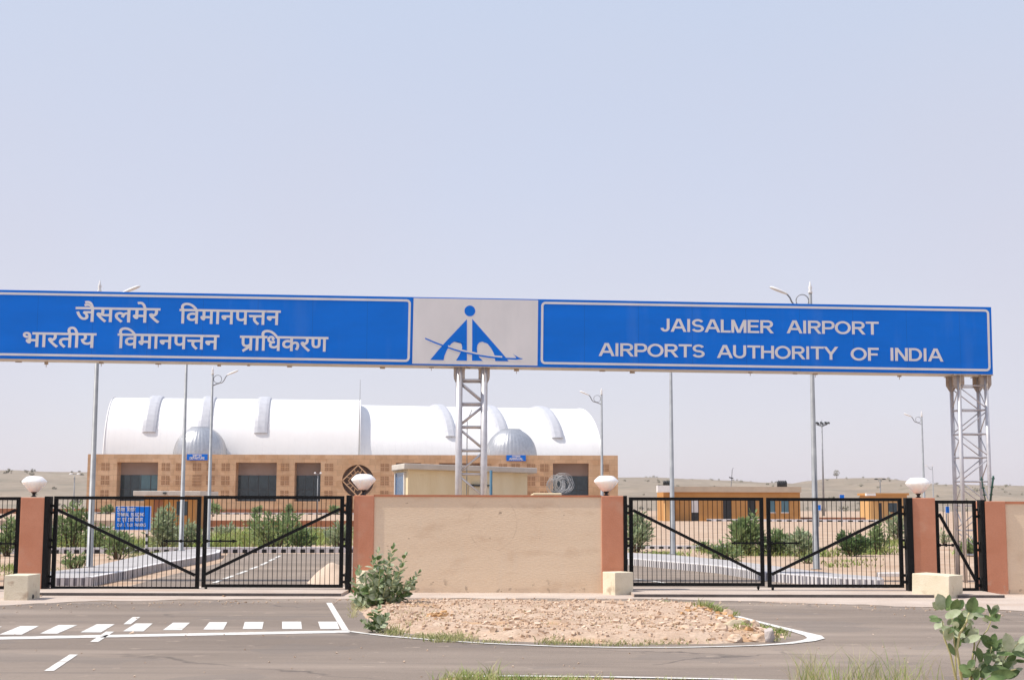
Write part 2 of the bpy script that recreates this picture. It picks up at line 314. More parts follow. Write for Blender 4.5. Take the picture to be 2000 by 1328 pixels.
# letter outlines: advance, then loops of points in 1/1000 em
GLYPHS={'ज':(426,'375,316 375,0 329,0 329,213 250,213 217,214 236,196 250,174 260,150 263,125 260,101 251,81 238,65 220,55 200,48 178,46 148,50 120,63 93,87 67,121 42,169 18,230 59,245 72,209 86,177 100,150 114,128 144,98 176,88 192,90 206,98 215,111 218,130 213,155 200,178 181,199 157,217 173,253 329,253 329,316 0,316 0,357 435,357 435,316'),
'स':(388,'337,316 337,0 291,0 291,153 274,148 257,146 218,144 193,145 167,148 143,153 122,159 96,145 122,115 151,84 184,53 218,24 187,-7 127,50 76,104 42,147 32,163 26,175 24,185 23,195 25,206 32,216 43,223 60,226 73,224 85,219 95,211 104,201 114,213 120,229 124,246 125,263 122,294 115,316 0,316 0,357 397,357 397,316|212,185 253,187 291,195 291,316 161,316 168,294 170,279 171,263 170,241 166,221 159,205 150,191 181,187'),
'ल':(389,'0,316 0,357 398,357 398,316 338,316 338,0 292,0 292,204 284,204 270,203 256,198 242,188 228,173 216,150 204,119 160,133 168,158 179,180 165,189 151,196 136,201 120,203 100,199 85,190 75,174 72,156 75,134 85,114 100,94 121,73 177,23 146,-7 86,48 61,74 42,101 30,128 26,158 29,186 40,208 56,224 75,236 96,242 117,245 141,243 163,236 184,226 203,213 241,237 287,245 292,245 292,316'),
'म':(343,'292,316 292,0 246,0 246,144 119,144 119,122 117,106 111,95 102,89 91,87 80,89 68,94 57,102 46,112 37,124 29,136 24,148 22,160 24,169 30,177 41,183 57,184 72,184 72,316 0,316 0,357 352,357 352,316|246,316 119,316 119,184 246,184'),
'र':(235,'227,24 196,-7 163,21 132,50 79,104 59,127 43,147 33,163 27,175 24,185 23,195 25,206 32,216 43,223 60,226 73,224 85,219 95,211 104,200 123,213 137,229 144,248 147,269 144,295 137,316 0,316 0,357 244,357 244,316 184,316 191,293 193,263 190,234 180,210 165,189 146,173 122,158 96,146 124,116 156,84 191,53'),
'व':(319,'328,316 268,316 268,0 222,0 222,95 206,85 186,76 162,70 134,68 105,71 79,80 57,94 40,113 30,137 26,164 35,208 59,240 98,260 146,267 165,266 187,264 203,261 200,219 176,223 149,225 117,221 93,209 78,190 73,165 77,139 91,122 111,111 135,108 163,111 186,121 206,134 222,149 222,316 0,316 0,357 328,357'),
'न':(319,'0,357 327,357 327,316 268,316 268,0 221,0 221,171 117,171 117,140 115,126 109,116 100,110 88,108 74,111 59,120 44,133 32,149 24,166 21,183 23,195 29,204 40,210 56,212 221,212 221,316 0,316'),
'प':(326,'275,316 275,0 229,0 229,110 211,100 192,91 171,86 146,84 124,86 104,92 87,100 74,111 61,128 52,148 47,173 45,206 45,316 0,316 0,357 335,357 335,316|229,316 92,316 92,212 94,175 96,162 99,152 103,145 109,138 126,128 151,125 173,127 194,136 213,147 229,161'),
'त':(327,'276,316 276,0 230,0 230,188 167,188 136,188 115,185 99,180 86,172 76,157 72,136 78,108 94,82 120,54 156,23 125,-7 76,39 55,62 39,87 29,112 26,139 28,158 34,175 42,190 53,202 72,214 94,223 121,228 156,229 230,229 230,316 0,316 0,357 335,357 335,316'),
'भ':(404,'100,363 120,362 138,357 153,349 167,337 177,324 184,306 189,283 191,251 191,184 306,184 306,316 231,316 231,357 412,357 412,316 353,316 353,0 306,0 306,144 191,144 191,122 189,106 182,95 173,89 163,87 151,89 140,94 128,102 117,112 108,124 101,136 96,148 94,160 96,169 102,177 113,183 129,184 145,184 145,245 145,269 142,286 139,299 133,309 118,322 97,326 83,324 74,319 67,310 65,299 69,285 79,275 97,268 125,264 121,223 82,230 52,244 33,267 26,299 32,328 48,348 72,359'),
'य':(333,'342,357 342,316 282,316 282,0 235,0 235,103 218,93 197,84 173,78 145,76 99,85 62,111 36,151 22,203 53,212 75,224 88,240 92,262 90,278 85,292 78,305 71,316 0,316 0,357|74,173 87,148 103,131 123,120 149,117 176,120 199,129 219,142 235,157 235,316 121,316 134,286 138,256 122,204'),
'ध':(353,'362,316 302,316 302,0 256,0 256,86 237,76 217,67 193,61 163,59 123,65 91,82 71,109 64,144 65,159 69,174 76,188 85,200 61,213 41,231 28,254 24,283 30,315 48,340 74,357 107,363 135,359 158,347 174,328 179,305 173,279 156,254 121,277 126,283 130,289 132,302 131,311 126,318 118,324 106,326 91,323 78,314 70,299 67,281 69,264 76,251 86,242 99,235 113,231 128,228 146,231 165,233 179,232 191,231 187,191 179,191 171,191 146,188 126,179 114,165 110,146 114,125 126,111 145,102 168,99 196,102 219,112 239,125 256,141 256,316 220,316 220,357 362,357'),
'क':(438,'446,316 260,316 260,200 290,222 327,229 361,223 388,205 405,176 411,137 409,110 403,81 391,51 374,22 333,46 346,66 356,88 363,112 365,136 363,160 354,176 341,186 323,190 291,179 260,148 260,0 213,0 213,100 198,89 179,78 156,70 130,68 104,71 79,79 58,92 41,112 30,136 26,167 34,208 58,240 94,260 140,267 170,265 195,261 191,219 168,223 143,225 113,221 91,210 78,192 73,168 77,141 90,123 109,112 131,108 155,111 176,120 195,133 213,149 213,316 0,316 0,357 446,357'),
'ण':(415,'364,316 364,0 318,0 318,316 241,316 241,184 240,162 236,144 230,128 221,114 207,101 190,92 169,86 144,84 98,92 65,118 57,133 51,151 47,174 45,202 45,316 0,316 0,357 423,357 423,316|143,125 168,129 184,143 190,154 193,165 195,203 195,316 92,316 92,203 94,167 97,155 102,144 109,136 118,130 129,126'),
'ा':(149,'98,316 98,0 51,0 51,316 0,316 0,357 157,357 157,316'),
'ी':(149,'-106,353 -115,373 -121,392 -125,410 -126,430 -120,464 -102,491 -73,509 -35,515 -3,511 22,498 44,477 62,447 78,407 94,357 157,357 157,316 98,316 98,0 51,0 51,316 0,316 0,357 50,357 34,409 16,445 -5,467 -33,474 -53,470 -68,460 -77,443 -80,421 -78,402 -74,386 -60,353'),
'ि':(149,'51,316 0,316 0,357 46,357 40,370 35,384 32,399 30,416 39,456 64,488 103,508 153,515 192,512 229,504 264,490 296,471 327,447 355,419 381,388 404,353 356,353 311,406 264,443 214,466 163,473 127,469 100,456 83,436 77,410 78,394 82,380 95,357 157,357 157,316 98,316 98,0 51,0'),
'ट':(289,'298,316 213,316 213,200 182,200 156,199 136,196 118,190 104,183 80,157 72,123 76,98 85,78 100,62 118,51 139,45 163,43 191,44 215,50 238,58 261,70 277,27 251,16 223,8 194,2 164,0 127,4 93,15 65,33 44,58 31,89 26,126 31,161 46,189 69,212 97,228 130,238 165,241 167,241 167,316 0,316 0,357 298,357'),
'ब':(328,'336,316 277,316 277,0 230,0 230,95 213,85 193,76 168,70 138,68 108,71 81,80 58,94 41,113 30,137 26,164 35,208 61,240 101,260 152,267 172,266 194,264 212,261 209,221 183,225 154,227 132,225 210,129 230,147 230,316 0,316 0,357 336,357|73,165 78,139 92,120 114,109 139,106 159,107 177,112 96,213 79,193'),
'ड':(331,'206,128 189,127 172,123 157,119 142,113 118,131 97,151 83,175 79,202 80,217 84,230 91,240 100,249 114,257 131,263 151,266 177,267 230,267 230,316 0,316 0,357 340,357 340,316 277,316 277,226 171,226 146,225 139,222 133,219 127,211 125,199 127,187 133,176 150,159 178,166 208,169 247,163 279,147 300,122 307,88 300,53 279,25 243,6 194,0 140,6 93,25 51,54 14,91 49,119 82,85 116,61 153,47 194,43 244,54 260,87 257,105 246,117 229,125'),
'ग':(323,'119,316 119,134 118,121 112,111 104,104 92,102 77,105 61,114 47,128 34,144 26,161 24,177 25,189 31,198 42,204 59,206 73,206 73,316 0,316 0,357 332,357 332,316 272,316 272,0 226,0 226,316'),
'ए':(318,'326,316 272,316 272,218 271,192 268,172 262,156 253,141 226,120 186,110 176,153 198,158 206,162 213,168 218,175 223,185 225,198 226,218 226,316 92,316 92,203 94,160 96,144 101,132 108,122 118,112 149,92 213,56 243,36 264,17 275,-4 279,-30 277,-53 270,-74 261,-92 252,-106 211,-82 225,-57 230,-44 231,-32 230,-21 227,-12 220,-4 209,6 167,32 117,61 96,74 78,88 65,104 55,122 48,147 45,182 45,316 0,316 0,357 326,357'),
'थ':(369,'318,316 318,0 271,0 271,103 253,93 231,84 206,78 177,76 132,83 94,104 65,138 48,185 94,199 124,217 141,240 146,268 143,293 133,312 118,323 98,326 85,325 75,319 68,311 65,299 77,276 112,265 107,225 74,233 48,247 32,269 26,298 32,326 47,347 71,359 99,363 122,360 144,353 163,340 179,322 190,299 193,269 187,231 170,200 142,176 105,157 119,139 134,127 154,119 180,117 208,119 231,128 252,141 271,158 271,316 224,316 224,357 377,357 377,316'),
'आ':(588,'270,125 263,90 244,65 215,51 179,46 133,55 91,83 72,104 53,132 35,165 17,204 57,219 83,165 111,123 141,97 175,88 195,90 211,98 221,111 225,130 222,150 213,168 199,184 183,199 149,196 146,236 180,240 202,250 214,265 218,284 215,302 205,314 190,321 173,323 153,321 135,317 98,302 84,341 101,349 121,356 145,361 171,363 211,357 240,341 258,315 264,284 254,245 225,215 237,204 279,201 312,203 341,209 341,316 299,316 299,357 596,357 596,316 536,316 536,0 490,0 490,316 388,316 388,0 341,0 341,167 314,162 286,160 261,162 268,144'),
'ै':(0,'-103,353 -118,373 -131,387 -144,396 -157,401 -170,403 -184,404 -196,403 -208,400 -231,392 -246,431 -218,441 -204,443 -187,444 -163,441 -142,432 -123,417 -108,397 -105,399 -117,425 -128,445 -139,459 -151,468 -165,473 -182,475 -205,473 -222,467 -235,507 -211,513 -183,515 -154,511 -129,500 -108,480 -88,450 -71,408 -54,353'),
'े':(0,'-97,353 -109,394 -121,425 -134,447 -147,462 -163,470 -181,473 -204,470 -221,465 -235,507 -211,513 -183,515 -154,511 -129,500 -108,480 -88,450 -71,408 -54,353'),
'ं':(0,'-106,443 -104,456 -97,467 -87,474 -75,477 -63,474 -52,467 -46,456 -43,443 -46,431 -52,420 -63,413 -75,410 -87,413 -97,420 -104,431'),
'ु':(0,'-143,-7 -111,3 -78,6 -40,1 -11,-16 6,-41 12,-74 6,-106 -14,-132 -47,-148 -90,-154 -142,-147 -187,-128 -226,-97 -262,-57 -227,-33 -205,-58 -184,-78 -163,-94 -141,-104 -117,-110 -90,-113 -45,-102 -30,-70 -33,-54 -44,-42 -59,-35 -75,-33 -90,-34 -103,-36 -116,-40 -128,-45')}

# ------------------------------------------------------------------ lettering
GL = {}
def glyph(ch, bold):
    if (ch, bold) in GL: return GL[ch, bold]
    adv, txt = GLYPHS[ch]
    cu = bpy.data.curves.new('g', 'CURVE'); cu.dimensions = '2D'; cu.fill_mode = 'FRONT'; cu.offset = bold
    for lp in txt.split('|'):
        pts = [tuple(map(int, p.split(','))) for p in lp.split()]
        sp = cu.splines.new('POLY'); sp.points.add(len(pts)-1); sp.use_cyclic_u = True
        for q, (x, y) in zip(sp.points, pts): q.co = (x/1000, y/1000, 0, 1)
    o = bpy.data.objects.new('g', cu); COL.objects.link(o)
    dg = bpy.context.evaluated_depsgraph_get(); dg.update()
    me = o.evaluated_get(dg).to_mesh()
    r = (adv/1000, [(v.co.x, v.co.y) for v in me.vertices], [list(p.vertices) for p in me.polygons])
    bpy.data.objects.remove(o); GL[ch, bold] = r
    return r

def arc(cx, cy, rx, ry, a0, a1, n=14):
    return [(cx+rx*math.cos(R_(a0+(a1-a0)*i/n)), cy+ry*math.sin(R_(a0+(a1-a0)*i/n))) for i in range(n+1)]
LATIN = {   # capitals as centre lines in a box of cap height 1: (width, strokes)
 'J': (.57, [[(.43,1),(.43,.33)] + arc(.255,.295,.175,.22,0,-175)]), 'A': (.90, [[(.05,-.1),(.455,1.1)], [(.85,-.1),(.445,1.1)], [(.2,.33),(.7,.33)]]),
 'I': (.29, [[(.125,0),(.125,1)]]), 'S': (.74, [arc(.355,.705,.25,.22,20,270,16)[:-1] + arc(.355,.28,.27,.205,90,-165,16)]),
 'L': (.60, [[(.1,0),(.1,1)], [(.1,.08),(.58,.08)]]), 'M': (.93, [[(.1,0),(.1,1)], [(.80,0),(.80,1)], [(.08,1.1),(.47,-.1)], [(.82,1.1),(.43,-.1)]]),
 'E': (.72, [[(.1,0),(.1,1)], [(.1,.92),(.66,.92)], [(.1,.52),(.62,.52)], [(.1,.08),(.68,.08)]]),
 'R': (.80, [[(.1,0),(.1,1)], [(.1,.92),(.45,.92)] + arc(.45,.705,.215,.215,90,-90) + [(.1,.49)], [(.36,.55),(.76,-.1)]]),
 'P': (.74, [[(.1,0),(.1,1)], [(.1,.92),(.44,.92)] + arc(.44,.675,.22,.245,90,-90) + [(.1,.43)]]),
 'O': (.96, [arc(.46,.5,.375,.425,0,360,32)]), 'T': (.77, [[(.38,0),(.38,.9)], [(.01,.92),(.75,.92)]]),
 'U': (.82, [[(.1,1),(.1,.38)] + arc(.39,.37,.29,.295,180,360,18) + [(.68,1)]]), 'H': (.80, [[(.1,0),(.1,1)], [(.68,0),(.68,1)], [(.1,.53),(.68,.53)]]),
 'Y': (.78, [[(.0,1.1),(.39,.42)], [(.78,1.1),(.39,.42)], [(.39,0),(.39,.45)]]), 'F': (.68, [[(.1,0),(.1,1)], [(.1,.92),(.63,.92)], [(.1,.49),(.56,.49)]]),
 'N': (.80, [[(.1,0),(.1,1)], [(.68,0),(.68,1)], [(.05,1.1),(.73,-.1)]]), 'D': (.84, [[(.1,0),(.1,1)], [(.1,.92),(.36,.92)] + arc(.36,.5,.35,.42,90,-90,18) + [(.1,.08)]]),
 'B': (.76, [[(.1,0),(.1,1)], [(.1,.92),(.42,.92)] + arc(.42,.725,.19,.195,90,-90) + [(.1,.53)], [(.1,.53),(.44,.53)] + arc(.44,.305,.22,.225,90,-90) + [(.1,.08)]]),
 'G': (.90, [arc(.46,.5,.375,.425,45,330,24) + [(.785,.42),(.5,.42)]]), 'C': (.84, [arc(.46,.5,.375,.425,45,315,24)]),
 'K': (.80, [[(.1,0),(.1,1)], [(.12,.36),(.72,1.05)], [(.32,.58),(.78,-.1)]]), 'X': (.80, [[(.0,-.1),(.74,1.1)], [(.74,-.1),(.0,1.1)]]),
 'V': (.86, [[(.0,1.1),(.43,-.1)], [(.84,1.1),(.41,-.1)]]), '&': (.84, [arc(.36,.76,.16,.17,-60,240,16) + [(.75,.0)], arc(.33,.28,.24,.2,100,330,16) + [(.72,.42)]])}
def clip_y(poly, y, keep_below):
    o = []
    for i in range(len(poly)):
        a, c = poly[i-1], poly[i]; ia = (a[1] <= y) == keep_below; ic = (c[1] <= y) == keep_below
        if ia != ic: t = (y-a[1])/(c[1]-a[1]); o.append((a[0]+(c[0]-a[0])*t, y))
        if ic: o.append(c)
    return o
def latin(ch, w):
    adv, strokes = LATIN[ch]; v = []; f = []
    for st in strokes:
        n = len(st); L = []; closed = n > 4 and math.dist(st[0], st[-1]) < 1e-6
        for i in range(n):
            a = st[i-1] if i else (st[-2] if closed else st[0]); c = st[i+1] if i < n-1 else (st[1] if closed else st[-1])
            tx_, ty_ = c[0]-a[0], c[1]-a[1]; q = math.hypot(tx_, ty_) or 1; tx_ /= q; ty_ /= q
            L.append(((st[i][0]-ty_*w, st[i][1]+tx_*w), (st[i][0]+ty_*w, st[i][1]-tx_*w)))
        for (a, b2), (c, d) in zip(L, L[1:]):
            p = [a, b2, d, c]
            if st[0][1] in (-.1,1.1) or st[-1][1] in (-.1,1.1): p = clip_y(clip_y(p, 1, True), 0, False)
            if len(p) > 2: f.append(list(range(len(v), len(v)+len(p)))); v += p
    return adv, v, f
REL = .357                                   # the Devanagari head line (em)
def layout(word, bold):
    """list of (x offset, verts, faces), total width; 2 = the double-t ligature, # = p with a joined r, @ = r above"""
    out = []; x = 0
    for ch in word:
        if ch == '2':
            a, v, f = glyph('त', bold); sh = .085
            out.append((x + sh, v, f)); b = bold
            out.append((x, [(-b,REL-.041-b),(sh+.01,REL-.041-b),(sh+.01,REL+b),(-b,REL+b)], [(0,1,2,3)]))
            out.append((x, [(.02,.188-b),(.24,.188-b),(.24,.229+b),(.0,.229+b)], [(0,1,2,3)]))
            x += a + sh
        elif ch == '#':
            a, v, f = glyph('प', bold); out.append((x, v, f)); b = bold
            out.append((x, [(.235,.125+b),(.05,-.005+b),(.075,-.045-b),(.25,.075-b)], [(0,1,2,3)])); x += a
        elif ch == '@':
            b = bold
            out.append((x, [(-.10,.357),(-.055,.357),(-.05,.42),(-.09,.47),(-.15,.49),(-.17,.45),(-.115,.43),(-.095,.40)], [(0,1,2,7),(7,2,3,6),(6,3,4,5)]))
        elif ch in LATIN:
            a, v, f = latin(ch, .08+bold); out.append((x, v, f)); x += a
        else:
            a, v, f = glyph(ch, bold); out.append((x, v, f)); x += a
    return out, x
class Plane:
    def __init__(s, o, ex, en):
        s.o = Vector(o); s.ex = Vector(ex).normalized(); s.en = Vector(en).normalized(); s.ez = s.en.cross(s.ex).normalized()
    def uw(s, px, py):
        d = ray(px, py); t = (s.o - EYE).dot(s.en) / d.dot(s.en); p = EYE + d*t - s.o
        return p.dot(s.ex), p.dot(s.ez)
    def at(s, u, w, e=0): return s.o + s.ex*u + s.ez*w + s.en*e
def put_word(mb, pl, word, u0, u1, w0, em, bold=.010, e=.004):
    """a word from u0 to u1 on the base line w0, em = letter size"""
    lay, tot = layout(word, bold)
    xs = [x + p[0] for x, v, f in lay for p in v]; xa, xb = min(xs), max(xs)
    k = (u1-u0)/(xb-xa)
    for i, (x, v, f) in enumerate(lay):
        for j, q in enumerate(f):                    # each stroke a hair above the one before, so no two faces share a plane
            ee = e + .0006*(i % 3) + (.00015*(j % 9) if word[0] in LATIN else 0)
            mb.add([pl.at(u0 + (x+v[n][0]-xa)*k, w0 + v[n][1]*em, ee) for n in q], [tuple(range(len(q)))])

# ------------------------------------------------------------------ ground, roads, markings
def struct(o): o['kind'] = 'structure'; return o
YW = G(950, 1158).y                                  # front of the boundary wall
g = MB(); g.add([(-3000,-60,0),(3000,-60,0),(3000,6000,0),(-3000,6000,0)], [(0,1,2,3)])
struct(g.build('ground', M['sand']))
def sheet(name, pts, z, m):
    b = MB(); vs = [Vector((p[0], p[1], z)) for p in pts]
    a = sum(vs[i].x*vs[(i+1)%len(vs)].y - vs[(i+1)%len(vs)].x*vs[i].y for i in range(len(vs)))
    if a < 0: vs.reverse()
    b.add(vs, [tuple(range(len(vs)))]); return struct(b.build(name, m))
def gp(*pts): return [G(x, y) for x, y in pts]
sheet('front_road', [Vector((-60,25.2,0))] + gp((-150,1186),(0,1181.5),(200,1174),(400,1171),(650,1169),(1290,1170),(1450,1174),(1700,1182),(2000,1194)) +
      [Vector((40,23.0,0)), Vector((40,12.6,0))] + gp((2000,1340),(1530,1331),(1200,1324.5),(960,1322),(880,1323),(830,1331),(780,1352)) +
      [Vector((-2.2,9,0)), Vector((-2.6,2,0)), Vector((-60,2,0))], .004, M['asphalt'])
YG = YW + .12
def gx(px): return XP(px, YG, 1060)
def ragged(pts, step, amp, seed):                     # a worn, wandering edge along ground points
    o = []
    for a, c in zip(pts, pts[1:]):
        n = max(1, int((c-a).length/step)); t = (c-a).normalized(); s = Vector((-t.y,t.x,0))
        for i in range(n):
            p = a.lerp(c, i/n); o.append(p + s*amp*(noise.noise(p*1.1+Vector((seed,0,0)))*1.2 + noise.noise(p*5+Vector((seed,3,0)))*.5))
    return o + [pts[-1]]
sheet('apron', [Vector((-60,25.6,0))] + ragged(gp((-150,1186),(0,1181.5),(200,1174),(400,1171),(650,1169),(1290,1170),(1450,1174),(1700,1182),(2000,1194)), .09, .22, 2) +
      [Vector((40,23,0)), Vector((40,29.4,0)), Vector((-60,29.4,0))], .008, M['apron'])
for x0, x1 in ((84, 684), (1226, 1786), (1826, 1914)):       # raised thresholds in front of the gates
    b = MB(); ya = G(900, 1165.5).y
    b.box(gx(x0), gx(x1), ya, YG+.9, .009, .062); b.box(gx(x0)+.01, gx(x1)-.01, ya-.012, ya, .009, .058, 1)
    struct(b.build('gate_threshold', [M['apron'], M['apron_edge']]))
sheet('inner_road', gp((235,1150),(300,1131),(430,1099),(445,1081),(760,1081),(760,1150)), .004, M['asphalt'])
sheet('inner_road', gp((1180,1150),(1180,1094),(1235,1104),(1400,1119),(1490,1134),(1600,1144.5),(1640,1150)), .004, M['asphalt'])
sheet('far_road', [Vector((-45,58,0)), Vector((45,58,0)), Vector((45,52.5,0)), Vector((-45,51.8,0))][::-1] if False else
      gp((-300,1034),(225,1031),(225,1008.5),(-300,1008.5)), .004, M['paving'])
mk = MB()
def quad_px(*pts):
    v = [p + Vector((0,0,.009)) for p in gp(*pts)]
    if (v[1]-v[0]).cross(v[2]-v[0]).z < 0: v.reverse()
    mk.add(v, [(0,1,2,3)])
for q in (((40,1223),(76,1223),(42,1240),(-2,1240)), ((114,1221),(151,1221),(112,1238),(78,1238)),
          ((189,1219.5),(224,1219.5),(197,1235.5),(157,1235.5)), ((265,1218),(298,1218),(280,1233.5),(240,1233.5)),
          ((338,1216.5),(371,1216.5),(355,1231),(318,1231)), ((409,1215.5),(444,1215.5),(436,1230),(397,1230)),
          ((478,1215),(515,1215),(512,1229),(474,1229)), ((551,1214.5),(588,1214.5),(590,1229),(551,1229)),
          ((621,1214.5),(658,1214.5),(663,1229),(626,1229)), ((-30,1224),(4,1224),(-38,1242),(-80,1242)),
          ((-120,1226),(-80,1226),(-130,1244),(-175,1244)),
          ((259,1205.5),(274,1205.5),(255,1219.5),(241,1219.5)), ((207,1234),(223,1234),(192,1254),(176,1254)),
          ((136,1279),(152,1279),(105,1311),(86,1311)), ((637,1177.5),(648,1177.5),(681,1231.2),(668,1231.2)),
          ((-200,1248),(683,1231.5),(683,1236),(-200,1253.5)), ((1150,1190),(1320,1189.5),(1320,1190.6),(1150,1191.4)) if False else ((-20,1193.0),(-10,1193.0),(-10,1193.6),(-20,1193.6))):
    quad_px(*q)
def line_px(pts, w, z=.013):
    p = [q + Vector((0,0,z)) for q in gp(*pts)]; n = len(p); L = []
    for i in range(n):
        t = (p[min(i+1,n-1)] - p[max(i-1,0)]); t.z = 0; t.normalize(); s = Vector((-t.y,t.x,0))
        ww = w[i] if isinstance(w, (list,tuple)) else w
        L.append((p[i]+s*ww/2, p[i]-s*ww/2))
    for (a,b_),(c,d) in zip(L, L[1:]): mk.add([b_,d,c,a], [(0,1,2,3)])
line_px(((683,1234),(720,1239),(760,1243.5),(850,1251),(950,1257.5),(1080,1263),(1200,1265.5),(1320,1265.5),(1400,1264),(1480,1261.5),(1540,1257.5),(1580,1252),(1594,1247.5),(1588,1242.5),(1560,1235),(1520,1225),(1470,1212.5),(1438,1204)),
        (.09,.08,.08,.08,.08,.08,.08,.08,.08,.09,.12,.17,.22,.22,.16,.12,.10,.09))
line_px(((885,1322.5),(1000,1321.5),(1200,1323.5),(1400,1327.5),(1560,1331.5)), .09)
for a, b_ in (((417,1139),(430,1134)), ((438,1131),(456,1124.5)), ((463,1122),(482,1115)), ((489,1112),(504,1106.5)), ((510,1104),(522,1098)), ((526,1096),(536,1091)), ((539,1089.5),(547,1085.5))):
    line_px((a, b_), .10)
line_px(((1240,1131),(1262,1133.5)), .1); line_px(((1272,1135),(1300,1139)), .1)
struct(mk.build('road_marking', M['paint']))

# ------------------------------------------------------------------ rubble island
isl = gp((670,1172),(688,1190),(708,1212),(745,1233),(850,1245.5),(1000,1254.5),(1200,1260),(1400,1259),(1500,1253),(1538,1243),(1505,1229),(1440,1206.5),(1385,1188),(1300,1174),(1000,1170),(760,1170))
def inside(x, y, poly):
    c = False; n = len(poly)
    for i in range(n):
        a, b = poly[i], poly[(i+1)%n]
        if (a.y > y) != (b.y > y) and x < (b.x-a.x)*(y-a.y)/(b.y-a.y)+a.x: c = not c
    return c
def edge_dist(x, y, poly):
    best = 9
    for i in range(len(poly)):
        a, b = poly[i], poly[(i+1)%len(poly)]; abx, aby = b.x-a.x, b.y-a.y
        t = max(0, min(1, ((x-a.x)*abx+(y-a.y)*aby)/(abx*abx+aby*aby+1e-9)))
        best = min(best, math.hypot(x-a.x-abx*t, y-a.y-aby*t))
    return best
def mound_z(x, y):
    d = edge_dist(x, y, isl)
    if not inside(x, y, isl): return -.05 - d*.3
    e = min(1, d/.45); bump = noise.noise(Vector((x*.9,y*.9,3)))*.06 + noise.noise(Vector((x*3.1,y*3.1,1)))*.045 + noise.noise(Vector((x*8,y*8,5)))*.025
    return -.02 + e*(.045 + min(.06, max(0, (24.6-y)*.05)) + bump*.8) + .05*min(1, max(0, (x-2)/2.5))*e
st = .10; x0 = min(p.x for p in isl)-.2; x1 = max(p.x for p in isl)+.2; y0 = min(p.y for p in isl)-.2; y1 = max(p.y for p in isl)+.2
nx = int((x1-x0)/st); ny = int((y1-y0)/st); b = MB()
zz = [[mound_z(x0+i*st, y0+j*st) for i in range(nx+1)] for j in range(ny+1)]
b.add([(x0+i*st, y0+j*st, zz[j][i]) for j in range(ny+1) for i in range(nx+1)],
      [(j*(nx+1)+i, j*(nx+1)+i+1, (j+1)*(nx+1)+i+1, (j+1)*(nx+1)+i) for j in range(ny) for i in range(nx)
       if max(zz[j][i], zz[j+1][i+1], zz[j][i+1], zz[j+1][i]) > -.06], 0, True)
struct(b.build('rubble_ground', M['rubble']))
def stone(mb, c, r, rng, flat=.7):
    v = []
    for sx in (-1,1):
        for sy in (-1,1):
            for sz in (-1,1):
                v.append(Vector((sx*rng.uniform(.45,1), sy*rng.uniform(.45,1), sz*rng.uniform(.5,1)*flat))*r)
    q = Matrix.Rotation(rng.uniform(0,6.28), 3, 'Z') @ Matrix.Rotation(rng.uniform(-.5,.5), 3, 'X')
    mb.add([Vector(c) + q @ p for p in v], [(0,1,3,2),(4,6,7,5),(0,4,5,1),(2,3,7,6),(0,2,6,4),(1,5,7,3)])
rng = random.Random(4); b = MB(); k = 0
while k < 4200:
    x = rng.uniform(x0,x1); y = rng.uniform(y0,y1)
    if not inside(x, y, isl) or (edge_dist(x,y,isl) < .12 and rng.random() < .8): continue
    r = .008 + .022*rng.random()**2.5 + (.03*rng.random() if rng.random() < .04 else 0)
    stone(b, (x, y, mound_z(x,y)+r*.25), r, rng); k += 1
for cx, cy, sx_, sy_, cnt, mi_ in ((1440,1222,50,12,46,1),(1380,1206,40,8,30,1),(1500,1243,30,7,34,0),(860,1212,24,8,26,1),(1010,1230,60,12,26,0),(1180,1190,90,8,24,0),(760,1196,40,8,22,0),(1270,1225,70,14,30,0)):
    for _ in range(cnt):                              # clumps of larger broken stone, some rust orange
        p = G(cx+rng.gauss(0,.6)*sx_, cy+rng.gauss(0,.6)*sy_); r = rng.uniform(.022,.06)
        if inside(p.x, p.y, isl): n0 = len(b.m); stone(b, (p.x, p.y, mound_z(p.x,p.y)+r*.15), r, rng, .6); b.m[n0:] = [mi_ if rng.random() < .7 else 0]*(len(b.m)-n0)
for _ in range(420):                                  # loose grit along the edges of the asphalt
    px = rng.uniform(-40,2040); py = (1183 - .02*px if px < 650 else 1169+max(0,px-1290)*.034) + abs(rng.gauss(0,5)) if rng.random() < .75 else rng.uniform(1180,1325)
    p = G(px, py); r = rng.uniform(.006,.020)*(1 if py < 1215 else .6); stone(b, p + Vector((0,0,r*.3+.008)), r, rng)
M['rockorange'] = mat('orange_rock', (.46,.25,.10), .9, (.60,.38,.20), scale=5, bump=.8, bscale=9)
tag(b.build('rubble', [M['rock'], M['rockorange']], kind='stuff'), 'small broken stones strewn over the rubble island before the wall', 'rubble')
def rock(px, py, w, h, label, seed, m=None):
    rg = random.Random(seed); c = G(px, py); s = c.y/FPX
    bm = bmesh.new(); bmesh.ops.create_icosphere(bm, subdivisions=3, radius=1)
    dirs = [(Vector((rg.gauss(0,1),rg.gauss(0,1),rg.gauss(0,.8))).normalized(), rg.uniform(.55,.85)) for _ in range(13)]
    for v in bm.verts:
        p = v.co.copy()
        for d, k in dirs:
            e = p.dot(d)
            if e > k: p -= d*(e-k)
        p *= 1 + .10*noise.noise(p*2.5 + Vector((seed,0,0)))
        v.co = Vector((p.x*w*s*.75, p.y*w*s*.6, p.z*h*s*.8 + h*s*.5))
    me = bpy.data.meshes.new('rock'); bm.to_mesh(me); bm.free(); me.materials.append(m or M['rock'])
    o = bpy.data.objects.new('rock', me); COL.objects.link(o); o.location = (c.x, c.y, mound_z(c.x,c.y)-.03 if inside(c.x,c.y,isl) else 0)
    return tag(o, label, 'rock', 'rocks on the rubble island')
M['rockpale'] = mat('pale_rock', (.42,.34,.22), .9, (.56,.47,.34), scale=3, bump=.8, bscale=14)
M['rockgrey'] = mat('grey_rock', (.42,.36,.33), .9, (.55,.49,.46), scale=4, bump=.8, bscale=14)
